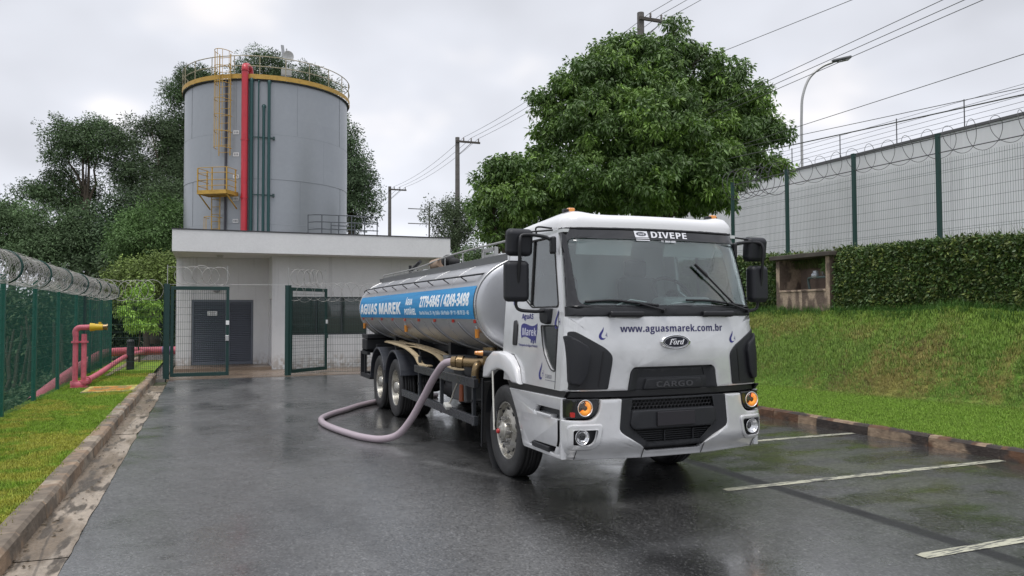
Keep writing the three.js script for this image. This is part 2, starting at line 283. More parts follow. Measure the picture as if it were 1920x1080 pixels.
const gut = base('concrete_gutter'); const gutMat = mat([1, 1, 1], 0.6, 0, { map: gutTex, roughnessMap: again(blot, 1, 12), bumpMap: again(bumpFine, 0.5, 24), bumpScale: 0.008 });
for (let k = 0; k < 12; k++) { const z1 = 4 - k * 2.1, z0 = z1 - 2.09; struct('gutter_slab', sheet([-1.285, -1.1, edgeX], Array.from({ length: 18 }, (_, i) => z1 + (z0 - z1) * i / 17), (x, z) => (x < -1.2 ? 0.004 : 0.001) + 0.008 * (hash(k, 3, 4) - 0.5) + 0.006, (x, z) => [(x + 1.3) / 0.45, (4 - z) / 30]), gutMat, gut); }

// kerbs, stone by stone
const kerbTex = (paint, s) => dataTex(512, 256, (u, v) => {
  const x = u * 4, y = v * 2, a = fbm(x * 2, y * 3, 4, 8, s), b = fbm(x * 16, y * 16, 3, 64, s + 1), p = sstep(0.5, 0.6, fbm(x * 1.6 + 3, y * 2.4, 5, 0, s + 2)), k = 0.6 + 0.8 * b, c = mix(0, 1, sstep(0.45, 0.62, a));
  const base0 = paint ? [mix(0.045, 0.12, c), mix(0.035, 0.062, c), mix(0.03, 0.035, c)] : [mix(0.15, 0.25, c), mix(0.12, 0.175, c), mix(0.09, 0.115, c)];
  const top = paint ? [0.34, 0.25, 0.17] : [0.33, 0.29, 0.23]; return base0.map((q, i) => mix(q, top[i], p * (paint ? 0.75 : 0.55)) * k);
});
const kerbMats = [[0, 130], [0, 134], [1, 138], [1, 142]].map(([p, s]) => mat([1, 1, 1], 0.8, 0, { map: kerbTex(p, s), bumpMap: again(bumpFine, 1.5, 1.5), bumpScale: 0.006 }));
const stoneGeo = (w, L, s) => { const g = new THREE.ExtrudeGeometry(shape([[-w * 0.5, -0.12], [w * 0.5 + 0.02, -0.12], [w * 0.5 - 0.005, 0.125], [w * 0.5 - 0.03, 0.15], [-w * 0.5, 0.15]]), { depth: L, bevelEnabled: true, bevelSize: 0.006, bevelThickness: 0.008, bevelSegments: 1 }); return planarUV(NI(g)).translate(0, 0, -L - 0.004); };
reseed(21);
{
  const kb = base('kerb', [-1.375, 0, 0]), gs = [0, 1, 2].map(() => { const g = stoneGeo(0.17, 0.985, 0); g.userData.keepUV = true; return g; });
  for (let k = 0; k < 26; k++) { const m = struct('kerb_stone', gs[k % 3], kerbMats[k % 2], kb); m.position.set(rr(-0.008, 0.008), rr(-0.008, 0.006), 2.2 - k * 1.0); m.rotation.set(rr(-0.006, 0.006), rr(-0.008, 0.008), rr(-0.02, 0.02)); if (k % 3) { m.geometry = m.geometry.clone(); const uv = m.geometry.attributes.uv; for (let i = 0; i < uv.count; i++) uv.setXY(i, uv.getX(i) * 0.25 + k * 0.37, uv.getY(i) * 0.5 + k * 0.21); } else { m.geometry = m.geometry.clone(); const uv = m.geometry.attributes.uv; for (let i = 0; i < uv.count; i++) uv.setXY(i, uv.getX(i) * 0.25 + k * 0.19, uv.getY(i) * 0.5); } }
  const kr = base('kerb', [KR + 0.075, 0, 0]);
  for (let k = 0; k < 28; k++) { const g = stoneGeo(0.15, 0.98, 0); g.rotateY(Math.PI); g.translate(0, 0, -0.99); const uv = g.attributes.uv; for (let i = 0; i < uv.count; i++) uv.setXY(i, uv.getX(i) * 0.25 + k * 0.29, uv.getY(i) * 0.5 + k * 0.13); g.userData.keepUV = true; const m = struct('kerb_stone', g, kerbMats[2 + (k % 2)], kr); m.position.set(rr(-0.008, 0.008), rr(-0.01, 0.004), 0.5 - k * 1.0); m.rotation.z = rr(-0.015, 0.015); }
}
// bay lines
const lineTex = dataTex(512, 64, (u, v) => { const x = u * 4, y = v * 0.12, a = fbm(x * 9, y * 60, 4, 0, 150), w = sstep(0.40, 0.54, a); const q = 0.8 + 0.4 * fbm(x * 3, y * 9, 3, 0, 151); return [mix(0.10, 0.44, w) * q, mix(0.10, 0.43, w) * q, mix(0.09, 0.33, w) * q]; });
const lineMat = mat([1, 1, 1], 0.45, 0, { map: lineTex, bumpMap: again(grit, 4, 0.12), bumpScale: 0.002 });
for (const z of [-1.88, -4.16, -6.44, -8.72, -11.0, -13.28]) struct('parking_line', sheet([4.85, 6, 7, 8.87], [z + 0.055, z - 0.055], () => 0.004, (x, y) => [(x - 4.85) / 4, (y - z + 0.055) / 0.11]), lineMat);
// pavement and raised step in front of the pump house, beyond the gates
const paveTex = tone([0.20, 0.15, 0.11], 0.45, 5, 155, 512);
const paveMat = mat([1, 1, 1], 0.45, 0, { map: again(paveTex, 0.25, 0.25), roughnessMap: again(blot, 0.35, 0.35), bumpMap: again(bumpFine, 0.5, 0.5), bumpScale: 0.008 });
struct('pavement', [span(-1.0, 9, -0.05, 0.012, -25.9, -23.0)], paveMat);
struct('pavement', [span(-0.93, 1.97, -0.05, 0.10, -27.7, -25.92), span(-1.0, 1.97, -0.05, 0.02, -25.92, -25.9)], paveMat);
struct('path', [span(-2.35, -1.03, -0.1, 0.03, -40, -23.0)], mat([0.2, 0.185, 0.17], 0.35, 0, { map: tone([0.9, 0.9, 0.9], 0.4, 6, 157), roughnessMap: again(blot, 0.5, 0.5) }));
{ const k2 = base('kerb', [-2.45, 0, -23.2]); for (let k = 0; k < 10; k++) { const m = struct('kerb_stone', stoneGeo(0.14, 0.98), kerbMats[k % 2], k2); m.position.z = -k; } }

// grass tufts: many fine blades
function tuftGeo(n, h, spread) {
  const P = [], I = [];
  for (let k = 0; k < n; k++) { const a = rr(0, 6.28), x = rr(-spread, spread), z = rr(-spread, spread), l = h * rr(0.6, 1.2), w = rr(0.0022, 0.004), bx = Math.cos(a) * l * rr(0.2, 0.8), bz = Math.sin(a) * l * rr(0.2, 0.8), i = P.length / 3;
    P.push(x - w * Math.sin(a), -0.012, z + w * Math.cos(a), x + w * Math.sin(a), -0.012, z - w * Math.cos(a), x + bx * 0.4 + w * 0.8 * Math.sin(a), l * 0.6, z + bz * 0.4 - w * 0.8 * Math.cos(a), x + bx * 0.4 - w * 0.8 * Math.sin(a), l * 0.6, z + bz * 0.4 + w * 0.8 * Math.cos(a), x + bx, l * 0.92, z + bz);
    I.push(i, i + 1, i + 2, i, i + 2, i + 3, i + 3, i + 2, i + 4); }
  const g = new THREE.BufferGeometry(); g.setAttribute('position', new THREE.Float32BufferAttribute(P, 3)); g.setIndex(I); g.computeVertexNormals(); return g;
}
const bladeMat = mat([1, 1, 1], 0.7, 0);
function sow(label, n, geo, place, colour) {
  const m = new THREE.InstancedMesh(geo, bladeMat, n), o = new THREE.Object3D(), c = new THREE.Color(); let k = 0;
  for (let i = 0; i < n * 4 && k < n; i++) { const p = place(); if (!p) continue; o.position.set(p[0], p[1], p[2]); o.rotation.set(rr(-0.25, 0.25), rr(0, 6.28), rr(-0.25, 0.25)); const s = rr(0.7, 1.3) * (p[3] ?? 1); o.scale.set(s, s, s); o.updateMatrix(); m.setMatrixAt(k, o.matrix); c.setRGB(...colour(p)); m.setColorAt(k, c); k++; }
  m.count = k; m.name = numbered('grass'); m.castShadow = m.receiveShadow = true; tag(stuff(m), label, 'grass'); scene.add(m); return m;
}
reseed(31);
const tA = tuftGeo(9, 0.034, 0.035), tB = tuftGeo(9, 0.046, 0.05), tC = tuftGeo(10, 0.26, 0.06);
const jit = () => rr(0.65, 1.3);
sow('short mown lawn grass, patchy yellow, left of the driveway kerb', 38000, tA, () => { const z = -5 - 20 * rnd() ** 1.5, x = rr(-3.12, -1.44); return [x, lawnY(x, z), z]; }, ([x, , z]) => { const d = clamp(dryL(x, z) + 0.3 * (rnd() - 0.5)), k = jit(); return [mix(0.19, 0.34, d) * k, mix(0.315, 0.35, d) * k, mix(0.022, 0.045, d) * k]; });
sow('bright green and brownish grass on the strip and bank right of the parking bays', 90000, tB, () => { const z = -3.5 - 18 * rnd(), x = rr(9.03, 12.95), t = toeX(z); return [x, bankY(x, z), z, mix(0.75, 1.25, sstep(t - 0.3, t + 0.8, x))]; }, ([x, , z]) => {
  const t = toeX(z), s = sstep(t - 0.5, t + 0.25, x) * (1 - 0.75 * sstep(12.0, 12.9, x)), a = fbm(x * 1.1, z * 1.1, 4, 0, 90), d = clamp(sstep(0.40, 0.62, a + 0.3 * (rnd() - 0.5)) * s), k = jit(); const f = 1 - s; return [mix(0.15 + 0.045 * f, 0.25, d) * k, mix(0.245 + 0.075 * f, 0.215, d) * k, mix(0.034, 0.06, d) * k]; });
sow('taller unmown grass along the foot of the hedge', 5000, tC, () => { const z = -5 - 15 * rnd(), x = 12.6 + 0.55 * rnd() ** 0.7; return [x, bankY(x, z), z, rr(0.4, 1)]; }, () => { const k = jit(); return [0.06 * k, 0.15 * k, 0.016 * k]; });
sow('thin wild grass stalks growing above the hedge top by the mesh fence', 900, tuftGeo(5, 0.5, 0.1), () => { const c = [-8.6, -10.4, -9.6, -13.6, -14.4, -12.5][Math.floor(rnd() * 6)]; return [rr(13.2, 13.9), 2.85, c + rr(-0.7, 0.7), rr(0.5, 1.15)]; }, () => { const k = jit(); return [0.13 * k, 0.16 * k, 0.045 * k]; });

// ───────────── pump house ─────────────
const plaster = dataTex(512, 512, (u, v) => { const a = fbm(u * 5, v * 5, 5, 5, 160), b = fbm(u * 60, v * 60, 2, 60, 161); const k = 0.92 + 0.16 * (a - 0.5) + 0.06 * (b - 0.5); return [0.74 * k, 0.74 * k, 0.745 * k]; });
const wallTex = dataTex(1024, 512, (u, v) => {           // rain and splash stains near the foot and under the eaves
  const x = u * 8, y = v * 4, a = fbm(x * 1.3, y * 0.5, 4, 0, 162), b = fbm(x * 9, y * 9, 3, 0, 163), foot = sstep(0.55, 0.05, y + 0.5 * (fbm(x * 5, y * 3, 4, 0, 164) - 0.5)) * sstep(0.3, 0.65, fbm(x * 14, y * 10, 4, 0, 165)), run = sstep(0.6, 0.75, fbm(x * 6, y * 0.35, 4, 0, 166)) * 0.12, k = 0.93 + 0.14 * (a - 0.5) + 0.05 * (b - 0.5) - run;
  return [mix(0.74, 0.33, foot * 0.6) * k, mix(0.74, 0.25, foot * 0.6) * k, mix(0.745, 0.18, foot * 0.6) * k];
});
const wallMat = mat([1, 1, 1], 0.85, 0, { map: wallTex, bumpMap: again(bumpFine, 4, 2), bumpScale: 0.003 });
const fasciaMat = mat([1, 1, 1], 0.8, 0, { map: again(plaster, 0.3, 0.3), bumpMap: again(bumpFine, 0.6, 0.6), bumpScale: 0.003 });
const W8 = (g) => { g = planarUV(g.index ? NI(g) : g); const u = g.attributes.uv; for (let i = 0; i < u.count; i++) u.setXY(i, u.getX(i) / 8, u.getY(i) / 4); g.userData.keepUV = true; return g; };
const slatMat = mat([0.17, 0.185, 0.22], 0.5, 0.2), frameMat = mat([0.14, 0.155, 0.185], 0.5, 0.2), paleFrame = mat([0.5, 0.5, 0.5], 0.5, 0.2);
{
  const b = thing('pump_house', 'low white pump house with flat overhanging roof, louvred doors and a strip window', 'building');
  const front = hole(shape([[1.98, 0], [7.25, 0], [7.25, 3.69], [1.98, 3.69]]), [[2.56, 1.10], [5.05, 1.10], [5.05, 2.36], [2.56, 2.36]]);
  put('wall', W8(slab(front, 0.18).translate(0, 0, -26)), wallMat, b);
  put('wall', [W8(span(7.07, 7.25, 0, 3.69, -32, -26.18)), W8(span(-0.93, 7.25, 0, 3.69, -32.2, -32.0))], wallMat, b);
  put('wall', W8(slab(hole(shape([[-27.6, 0], [-26.18, 0], [-26.18, 3.69], [-27.6, 3.69]]), [[-27.05, 0.13], [-26.35, 0.13], [-26.35, 2.3], [-27.05, 2.3]]), 0.18).rotateY(-Math.PI / 2).translate(1.98, 0, 0)), wallMat, b);
  const rear = hole(shape([[-0.93, 0], [1.98, 0], [1.98, 3.69], [-0.93, 3.69]]), [[-0.45, 0.10], [1.49, 0.10], [1.49, 2.28], [-0.45, 2.28]]);
  put('wall', W8(slab(rear, 0.18).translate(0, 0, -27.6)), wallMat, b);
  put('wall', W8(span(-0.93, -0.75, 0, 3.69, -32, -27.78)), wallMat, b);
  put('roof', [span(-0.86, 7.55, 3.78, 4.20, -32.3, -25.05)], fasciaMat, b);
  put('soffit', [span(-0.93, 7.62, 3.692, 3.778, -32.35, -25.02)], fasciaMat, b);
  put('fascia', [rbox(8.63, 0.66, 0.12, 0.012, 3.35, 4.0, -24.95)], fasciaMat, b);
  for (const [p, q] of [[-0.965, -0.87], [7.57, 7.665]]) put('fascia', [span(p, q, 3.67, 4.33, -32.3, -25.012)], fasciaMat, b);
  put('flashing', [span(-0.985, 7.685, 4.332, 4.362, -25.06, -24.87), span(-0.985, -0.85, 4.332, 4.36, -32.3, -25.061)], mat([0.05, 0.05, 0.055], 0.6), b);
  // louvred doors
  for (const [x0, x1] of [[-0.44, 0.66], [0.68, 1.48]]) {
    const d = put('louvre_door', [span(x0, x0 + 0.06, 0.11, 2.27, -27.66, -27.61), span(x1 - 0.06, x1, 0.11, 2.27, -27.66, -27.61), span(x0 + 0.06, x1 - 0.06, 0.11, 0.18, -27.66, -27.612), span(x0 + 0.06, x1 - 0.06, 2.20, 2.27, -27.66, -27.612), span(x0, x1, 0.11, 2.27, -27.72, -27.69)], frameMat, b);
    const s = []; for (let y = 0.21; y < 2.19; y += 0.064) s.push(box(x1 - x0 - 0.12, 0.008, 0.07, (x0 + x1) / 2, y, -27.645, 0.75));
    stuff(put('slat', s, slatMat, d));
    if (x0 < 0) { const sg = put('door_sign', [rbox(0.31, 0.15, 0.012, 0.004, 0.19, 1.82, -27.60)], M.paper, d); put('print', [span(0.09, 0.29, 1.845, 1.862, -27.594, -27.5925), span(0.11, 0.27, 1.80, 1.815, -27.594, -27.5925)], mat([0.2, 0.2, 0.2], 0.8), d); }
  }
  const sd = put('side_door', [span(2.04, 2.08, 0.13, 2.3, -27.05, -26.35)], mat([0.34, 0.35, 0.37], 0.6), b); put('handle', [rod([2.0, 1.15, -26.45], [2.0, 1.0, -26.45], 0.014)], M.steel, sd);
  // strip window: four panes
  const w = put('window', [span(2.56, 5.05, 1.10, 1.145, -26.10, -26.03), span(2.56, 5.05, 2.315, 2.36, -26.10, -26.03), ...[2.56, 3.37, 4.19, 5.01].map((x) => span(x, x + 0.04, 1.145, 2.315, -26.10, -26.03))], mat([0.06, 0.065, 0.07], 0.4, 0.3), b);
  for (let k = 0; k < 3; k++) put('pane', [span(2.60 + k * 0.82 + (k ? 0.01 : 0), 3.37 + k * 0.82 - 0.002, 1.147, 2.313, -26.075, -26.068)], phys([0.045, 0.055, 0.05], 0.05, 0, { clearcoat: 1, clearcoatRoughness: 0.02, ior: 1.6 }), w);
  put('wall_lamp', [rod([0.32, 2.62, -27.6], [0.32, 2.62, -27.45], 0.05), ball(0.085, 0.32, 2.58, -27.42, 1.3, 0.8, 1)], mat([0.3, 0.31, 0.32], 0.35, 0.3), b);
  put('soffit_lamp', [rod([0.4, 3.69, -26.4], [0.4, 3.62, -26.4], 0.11, 0.09, 16)], mat([0.5, 0.5, 0.5], 0.5), b);
  put('downpipe', [rod([7.36, 3.69, -26.1], [7.36, 0, -26.1], 0.05), rod([7.58, 3.67, -25.6], [7.58, 2.9, -25.6], 0.035)], mat([0.55, 0.55, 0.54], 0.5), b);
}
// roof rail behind the parapet
{
  const r = thing('guard_rail', 'dark grey steel guard rail standing behind the pump house parapet, right of the tank pipes', 'railing');
  const pts = [[3.85, -32.4], [4.4, -33], [6.75, -33]], m = mat([0.09, 0.10, 0.11], 0.5, 0.4);
  for (const y of [5.38, 5.68, 5.98]) put('rail', [tube([[3.85, y - 0.12, -32.3], [4.35, y, -33], [6.9, y, -33]], 0.022, 20, 6)], m, r);
  for (const x of [3.85, 4.5, 5.2, 5.75, 6.3, 6.85]) put('rail_post', [rod([x, 4.2, x < 4 ? -32.3 : -33], [x, x < 4 ? 5.86 : 5.98, x < 4 ? -32.3 : -33], 0.025, 0.025, 6)], m, r);
  put('gate_frame', [beam([4.9, 5.15, -33.1], [4.9, 5.7, -33.1], 0.04, 0.04), beam([5.9, 5.15, -33.1], [5.9, 5.7, -33.1], 0.04, 0.04), beam([4.9, 5.55, -33.1], [5.9, 5.55, -33.1], 0.04, 0.04)], m, r);
}

// ───────────── water tank ─────────────
{
  const R = 3.86, cx = 2.8, cz = -40, top = 12.36, t = thing('water_tank', 'tall grey cylindrical steel water tank behind the white pump house', 'water tank', [cx, 0, cz]);
  const plateMat = dataTex(1024, 512, (u, v) => { const x = u * 24, y = v * 12, a = fbm(x * 0.5, y * 0.22, 5, 12, 170), b = fbm(x * 3, y * 0.4, 4, 0, 171), c = fbm(x * 8, y * 8, 3, 0, 172), p = hash(Math.floor(x / 2.4), Math.floor(y / 2.07), 3), k = 0.94 + 0.08 * (a - 0.5) + 0.05 * (b - 0.5) + 0.06 * (c - 0.5) + 0.05 * (p - 0.5); return [0.325 * k, 0.345 * k, 0.37 * k]; });
  const pm = phys([1, 1, 1], 0.40, 0.42, { map: plateMat, clearcoat: 0.15, clearcoatRoughness: 0.35 });
  const onA = (px) => Math.asin(clamp(px / R, -1, 1));
  const at = (x, r = R) => [x, Math.sqrt(Math.max(0, r * r - x * x))];
  const courses = [0, 1.9, 3.8, 5.85, 7.9, 9.95, top];
  for (let k = 0; k < 6; k++) { const h = courses[k + 1] - courses[k], r = R + (k % 2 ? 0.0 : 0.009); const g = new THREE.CylinderGeometry(r, r, h - 0.004, 96, 1, true).translate(0, (courses[k] + courses[k + 1]) / 2, 0); g.attributes.uv.array.forEach((v, i, a) => { if (i % 2) a[i] = (courses[k] + v * h) / 12.4; }); g.userData.keepUV = true; put('shell_plate', g, pm, t); }
  const seams = []; for (let k = 1; k < 6; k++) { seams.push(new THREE.TorusGeometry(R + 0.004, 0.011, 4, 96).rotateX(Math.PI / 2).translate(0, courses[k], 0)); } for (let k = 0; k < 6; k++) for (let a = 0; a < 9; a++) { const an = a * 0.7 + k * 0.33; seams.push(box(0.010, courses[k + 1] - courses[k], 0.008, Math.sin(an) * (R + 0.005), (courses[k] + courses[k + 1]) / 2, Math.cos(an) * (R + 0.005), 0, an)); }
  stuff(put('weld_seam', seams, mat([0.26, 0.28, 0.30], 0.6, 0.2), t));
  put('roof', [new THREE.CircleGeometry(R, 64).rotateX(-Math.PI / 2).translate(0, top - 0.03, 0)], mat([0.3, 0.31, 0.32], 0.6), t);
  put('rim_angle', [lathe([[R - 0.02, 0], [R + 0.10, 0], [R + 0.10, 0.05], [R - 0.02, 0.05], [R - 0.02, 0]], 96, 'y').translate(0, top - 0.01, 0)], mat([0.05, 0.05, 0.055], 0.6), t);
  put('kick_plate', [new THREE.CylinderGeometry(R + 0.13, R + 0.13, 0.19, 96, 1, true).translate(0, top + 0.14, 0), new THREE.CylinderGeometry(R + 0.12, R + 0.12, 0.19, 96, 1, true).translate(0, top + 0.16, 0)], M.yellow, t);
  const rl = mat([0.34, 0.30, 0.20], 0.55, 0.3), RR = R + 0.1;
  for (const y of [0.62, 1.08]) put('rail', [new THREE.TorusGeometry(RR, 0.022, 5, 96).rotateX(Math.PI / 2).translate(0, top + y, 0)], rl, t);
  const pg = rod([0, top + 0.05, 0], [0, top + 1.09, 0], 0.022, 0.022, 6); for (let k = 0; k < 22; k++) { const a = k / 22 * 2 * Math.PI + 0.12, m = put('rail_post', pg, rl, t); m.position.set(Math.sin(a) * RR, 0, Math.cos(a) * RR); }
  // pipes on the front
  const pipe = (name, x, r, y0, y1, out, m) => { const [X, Z] = at(x, R + out); return put(name, [rod([X, y0, Z], [X, y1, Z], r, r, 14)], m, t); };
  const fx = -1.28, fz = at(fx, R + 0.22)[1];
  const fp = put('fire_pipe', [tube([[fx, 0, fz], [fx, 6, fz], [fx, 12.5, fz], [fx, 12.85, fz - 0.03], [fx + 0.02, 13.0, fz - 0.16], [fx + 0.2, 13.0, fz - 0.4], [fx + 0.24, 12.85, fz - 0.5], [fx + 0.24, 12.2, fz - 0.52]], 0.145, 70, 16)], M.pipeRed, t);
  for (const y of [2.6, 7.0, 9.6, 12.75]) put('pipe_flange', [rod([fx, y - 0.03, fz], [fx, y + 0.03, fz], 0.17, 0.17, 18)], M.pipeRed, fp);
  for (const [x, r, y1] of [[-1.00, 0.078, 12.25], [-0.70, 0.03, 12.2], [-0.48, 0.06, 11.05], [-0.25, 0.066, 12.2]]) { const g = pipe('water_pipe', x, r, 0, y1, 0.18, M.pipeGreen), [X, Z] = at(x, R + 0.18); put('elbow', [tube([[X, y1 - 0.02, Z], [X, y1 + 0.1, Z - 0.02], [X + 0.02, y1 + 0.13, Z - 0.12], [X + 0.02, y1 + 0.13, Z - 0.35]], r, 12, 10), rod([X + 0.02, y1 + 0.13, Z - 0.1], [X + 0.02, y1 + 0.13, Z - 0.14], r * 1.6, r * 1.6, 12)], M.pipeGreen, g); }
  for (const y of [5.15, 7.15, 9.75, 4.5]) put('pipe_bracket', [box(1.0, 0.05, 0.05, -0.58, y, R + 0.08), box(0.09, 0.14, 0.14, -0.03, y, R + 0.05)], mat([0.03, 0.06, 0.06], 0.6), t);
  put('cable_conduit', [rod([-2.06, 0, at(-2.06, R + 0.06)[1]], [-2.06, top, at(-2.06, R + 0.06)[1]], 0.045, 0.045, 8)], mat([0.07, 0.07, 0.085], 0.6), t);
  // level plates
  const ln = M.paper; [[10.0], [9.0], [8.0], [7.0], [6.0]].forEach(([y]) => { const x = -1.62, [X, Z] = at(x, R + 0.02), a = Math.asin(x / R); const n = put('level_plate', [box(0.26, 0.17, 0.012, 0, 0, 0)], ln, t); n.position.set(X, y - 0.02, Z); n.rotation.y = a; put('mark', [box(0.04, 0.1, 0.004, -0.07, 0, 0.0085), box(0.05, 0.1, 0.004, 0.0, 0, 0.0085), box(0.05, 0.1, 0.004, 0.07, 0, 0.0085)], mat([0.25, 0.26, 0.28], 0.7), n); });
  // upper ladder with cage
  const lad = (x0, x1, y0, y1, out, name) => { const a = at(x0, R + out), b = at(x1, R + out), g = [rod([a[0], y0, a[1]], [a[0], y1, a[1]], 0.026, 0.026, 6), rod([b[0], y0, b[1]], [b[0], y1, b[1]], 0.026, 0.026, 6)]; const l = put(name, g, M.yellow, t); for (let y = y0 + 0.15; y < y1; y += 0.33) put('rung', [rod([a[0], y, a[1]], [b[0], y, b[1]], 0.014, 0.014, 5)], M.yellow, l); return [a, b]; };
  const cage = (a, b, y0, y1, hoops, name) => { const mx = (a[0] + b[0]) / 2, mz = (a[1] + b[1]) / 2, an = Math.asin(mx / R), g = [], off = (f) => { const th = Math.PI * f; const lx = -0.36 * Math.cos(th), lz = 0.62 * Math.sin(th); return [mx + lx * Math.cos(an) + lz * Math.sin(an), mz - lx * Math.sin(an) + lz * Math.cos(an)]; }; const cg = put(name, [0.12, 0.32, 0.5, 0.68, 0.88].map((f) => { const p = off(f); return box(0.022, y1 - y0, 0.01, p[0], (y0 + y1) / 2, p[1]); }), M.yellow, t); for (let k = 0; k < hoops; k++) { const y = mix(y0, y1, k / (hoops - 1)); put('hoop', [tube(Array.from({ length: 11 }, (_, i) => { const p = off(i / 10); return [p[0], y, p[1]]; }), 0.015, 20, 5)], M.yellow, cg); } };
  const [a1, b1] = lad(-2.34, -1.88, 8.9, 13.5, 0.2, 'ladder'); cage(a1, b1, 9.2, 13.55, 7, 'safety_cage');
  const [a2, b2] = lad(-2.62, -2.28, 2.5, 7.3, 0.2, 'ladder'); cage(a2, b2, 3.0, 6.1, 4, 'safety_cage');
  // rest platform
  const PX = (u, v) => { const an = Math.asin(-2.08 / R); return [-2.08 + u * Math.cos(an) + v * Math.sin(an), Math.sqrt(R * R - 2.08 * 2.08) - u * Math.sin(an) + v * Math.cos(an)]; };
  const pl = put('rest_platform', [box(1.75, 0.20, 0.05), box(1.75, 0.20, 0.05, 0, 0, -0.95), box(0.05, 0.2, 0.95, -0.85, 0, -0.47), box(0.05, 0.2, 0.95, 0.85, 0, -0.47), box(1.7, 0.02, 0.9, 0, -0.05, -0.47)].map((g) => g.translate(0, 0, 1.05)), M.yellow, t);
  const an = Math.asin(-2.08 / R); pl.rotation.y = an; pl.position.set(PX(0, 0)[0], 7.15, PX(0, 0)[1]);
  pl.scale.set(0.82, 0.86, 0.95); for (const y of [0.32, 0.62, 0.98, 1.25]) put('rail', [tube([[-0.85, y, 0.15], [-0.85, y, 1.05], [0.85, y, 1.05], [0.85, y, 0.15]].flatMap((p, i, a) => i ? [[mix(a[i - 1][0], p[0], 0.04), y, mix(a[i - 1][2], p[2], 0.04)], [mix(a[i - 1][0], p[0], 0.96), y, mix(a[i - 1][2], p[2], 0.96)]] : []), 0.018, 40, 5)], M.yellow, pl);
  for (const [x, z] of [[-0.85, 1.05], [0.0, 1.05], [0.85, 1.05], [-0.85, 0.3], [0.85, 0.3]]) put('rail_post', [box(0.05, 1.25, 0.05, x, 0.62, z)], M.yellow, pl);
  for (const x of [-0.8, 0.8]) put('brace', [beam([x, -0.1, 1.0], [x, -0.75, 0.1], 0.05, 0.05)], M.yellow, pl);
  // dish on the roof edge
  const d = thing('dish_antenna', 'small white dish antenna on a pole above the rim of the water tank', 'antenna', [3.35, 0, -36.6]);
  put('pole', [rod([0, 12.3, 0], [0, 14.1, 0], 0.03, 0.03, 8)], M.galv, d);
  put('dish', [lathe([[0, 0], [0.1, 0.012], [0.2, 0.05], [0.25, 0.09], [0.24, 0.10], [0.19, 0.06], [0.1, 0.025], [0, 0.012]], 28, 'z').rotateX(Math.PI * 0.06).translate(0.06, 13.72, 0.08)], mat([0.6, 0.6, 0.6], 0.5), d);
  put('panel', [rbox(0.16, 0.52, 0.05, 0.01, -0.16, 13.98, 0.0, 0, 0.7, 0.18)], mat([0.42, 0.43, 0.44], 0.5), d);
  put('bracket', [rbox(0.45, 0.35, 0.2, 0.02, 0.0, 13.0, 0)], mat([0.4, 0.4, 0.38], 0.6), d);
}

// ───────────── mesh fences, razor wire, gates ─────────────
function panelGeo(w, y0, y1, step = 0.05, folds = [], t = 0.005, hs = 0.2) {   // welded mesh in the xy plane
  const g = [];
  for (let x = step / 2; x < w; x += step) g.push(bar([x, y0, 0], [x, y1, 0], t));
  for (let y = y0 + 0.02; y <= y1; y += hs) { const f = folds.some((q) => Math.abs(q - y) < hs / 2); g.push(bar([0, y, 0.006], [w, y, 0.006], t)); if (f) g.push(bar([0, y + 0.05, 0.03], [w, y + 0.05, 0.03], t)); }
  return mergeGeometries(g.map((q) => { q.deleteAttribute('uv'); return q; }));
}
function fenceRun(label, from, to, n, y0, y1, postTop, m, opt = {}) {
  const f = thing('mesh_fence', label, 'fence'), [x0, z0] = from, [x1, z1] = to, L = Math.hypot(x1 - x0, z1 - z0), w = L / n, a = Math.atan2(-(z1 - z0), x1 - x0), pg = panelGeo(w - 0.06, 0, y1 - y0, opt.step ?? 0.05, [0.3, (y1 - y0) / 2, (y1 - y0) - 0.3], opt.t ?? 0.005);
  const px = opt.post ?? 0.06, post = mergeGeometries([box(px, postTop - y0 + 0.3, px, 0, (postTop + y0 - 0.3) / 2, 0), box(px + 0.012, 0.02, px + 0.012, 0, postTop + 0.01, 0)].map((q) => planarUV(NI(q))));
  const dy = opt.dy ?? (() => 0);
  for (let k = 0; k <= n; k++) { if (opt.skip?.includes(k)) continue; const p = put('fence_post', post, m, f); p.position.set(mix(x0, x1, k / n), dy(k), mix(z0, z1, k / n)); p.rotation.y = a + rr(-0.02, 0.02); }
  for (let k = 0; k < n; k++) { const p = stuff(put('mesh_panel', pg, m, f)); p.position.set(mix(x0, x1, (k + 0.012) / n), y0 + dy(k), mix(z0, z1, (k + 0.012) / n)); p.rotation.y = a; p.rotation.z = 0; }
  return f;
}
reseed(41);
{ // left fence, seen along its length
  const f = fenceRun('long green mesh fence with dense razor wire along the left lawn', [-3.03, -6.95], [-3.03, -29.45], 9, 0.12, 2.36, 2.42, M.greenLeft, { post: 0.07, t: 0.0032 });
  const w = stuff(put('razor_wire', [helix([-3.03, 2.55, -6.5], [-3.03, 2.55, -29.6], 0.255, 0.135, 0.0044, 0.16, 18), helix([-3.03, 2.57, -6.5], [-3.03, 2.57, -29.6], 0.25, 0.26, 0.0042, 0.22, 18, 2)], M.razor, f));
  put('wire_strand', [rod([-3.03, 2.44, -6.5], [-3.03, 2.44, -29.6], 0.004, 0.004, 5)], M.razor, f);
  for (let k = 0; k < 10; k++) put('wire_bracket', [tube(Array.from({ length: 15 }, (_, i) => [-3.03 + 0.26 * Math.cos(i / 14 * 6.0 - 1.3), 2.56 + 0.26 * Math.sin(i / 14 * 6.0 - 1.3), -6.95 - k * 2.5]), 0.022, 26, 5)], M.greenSteel, f);
}
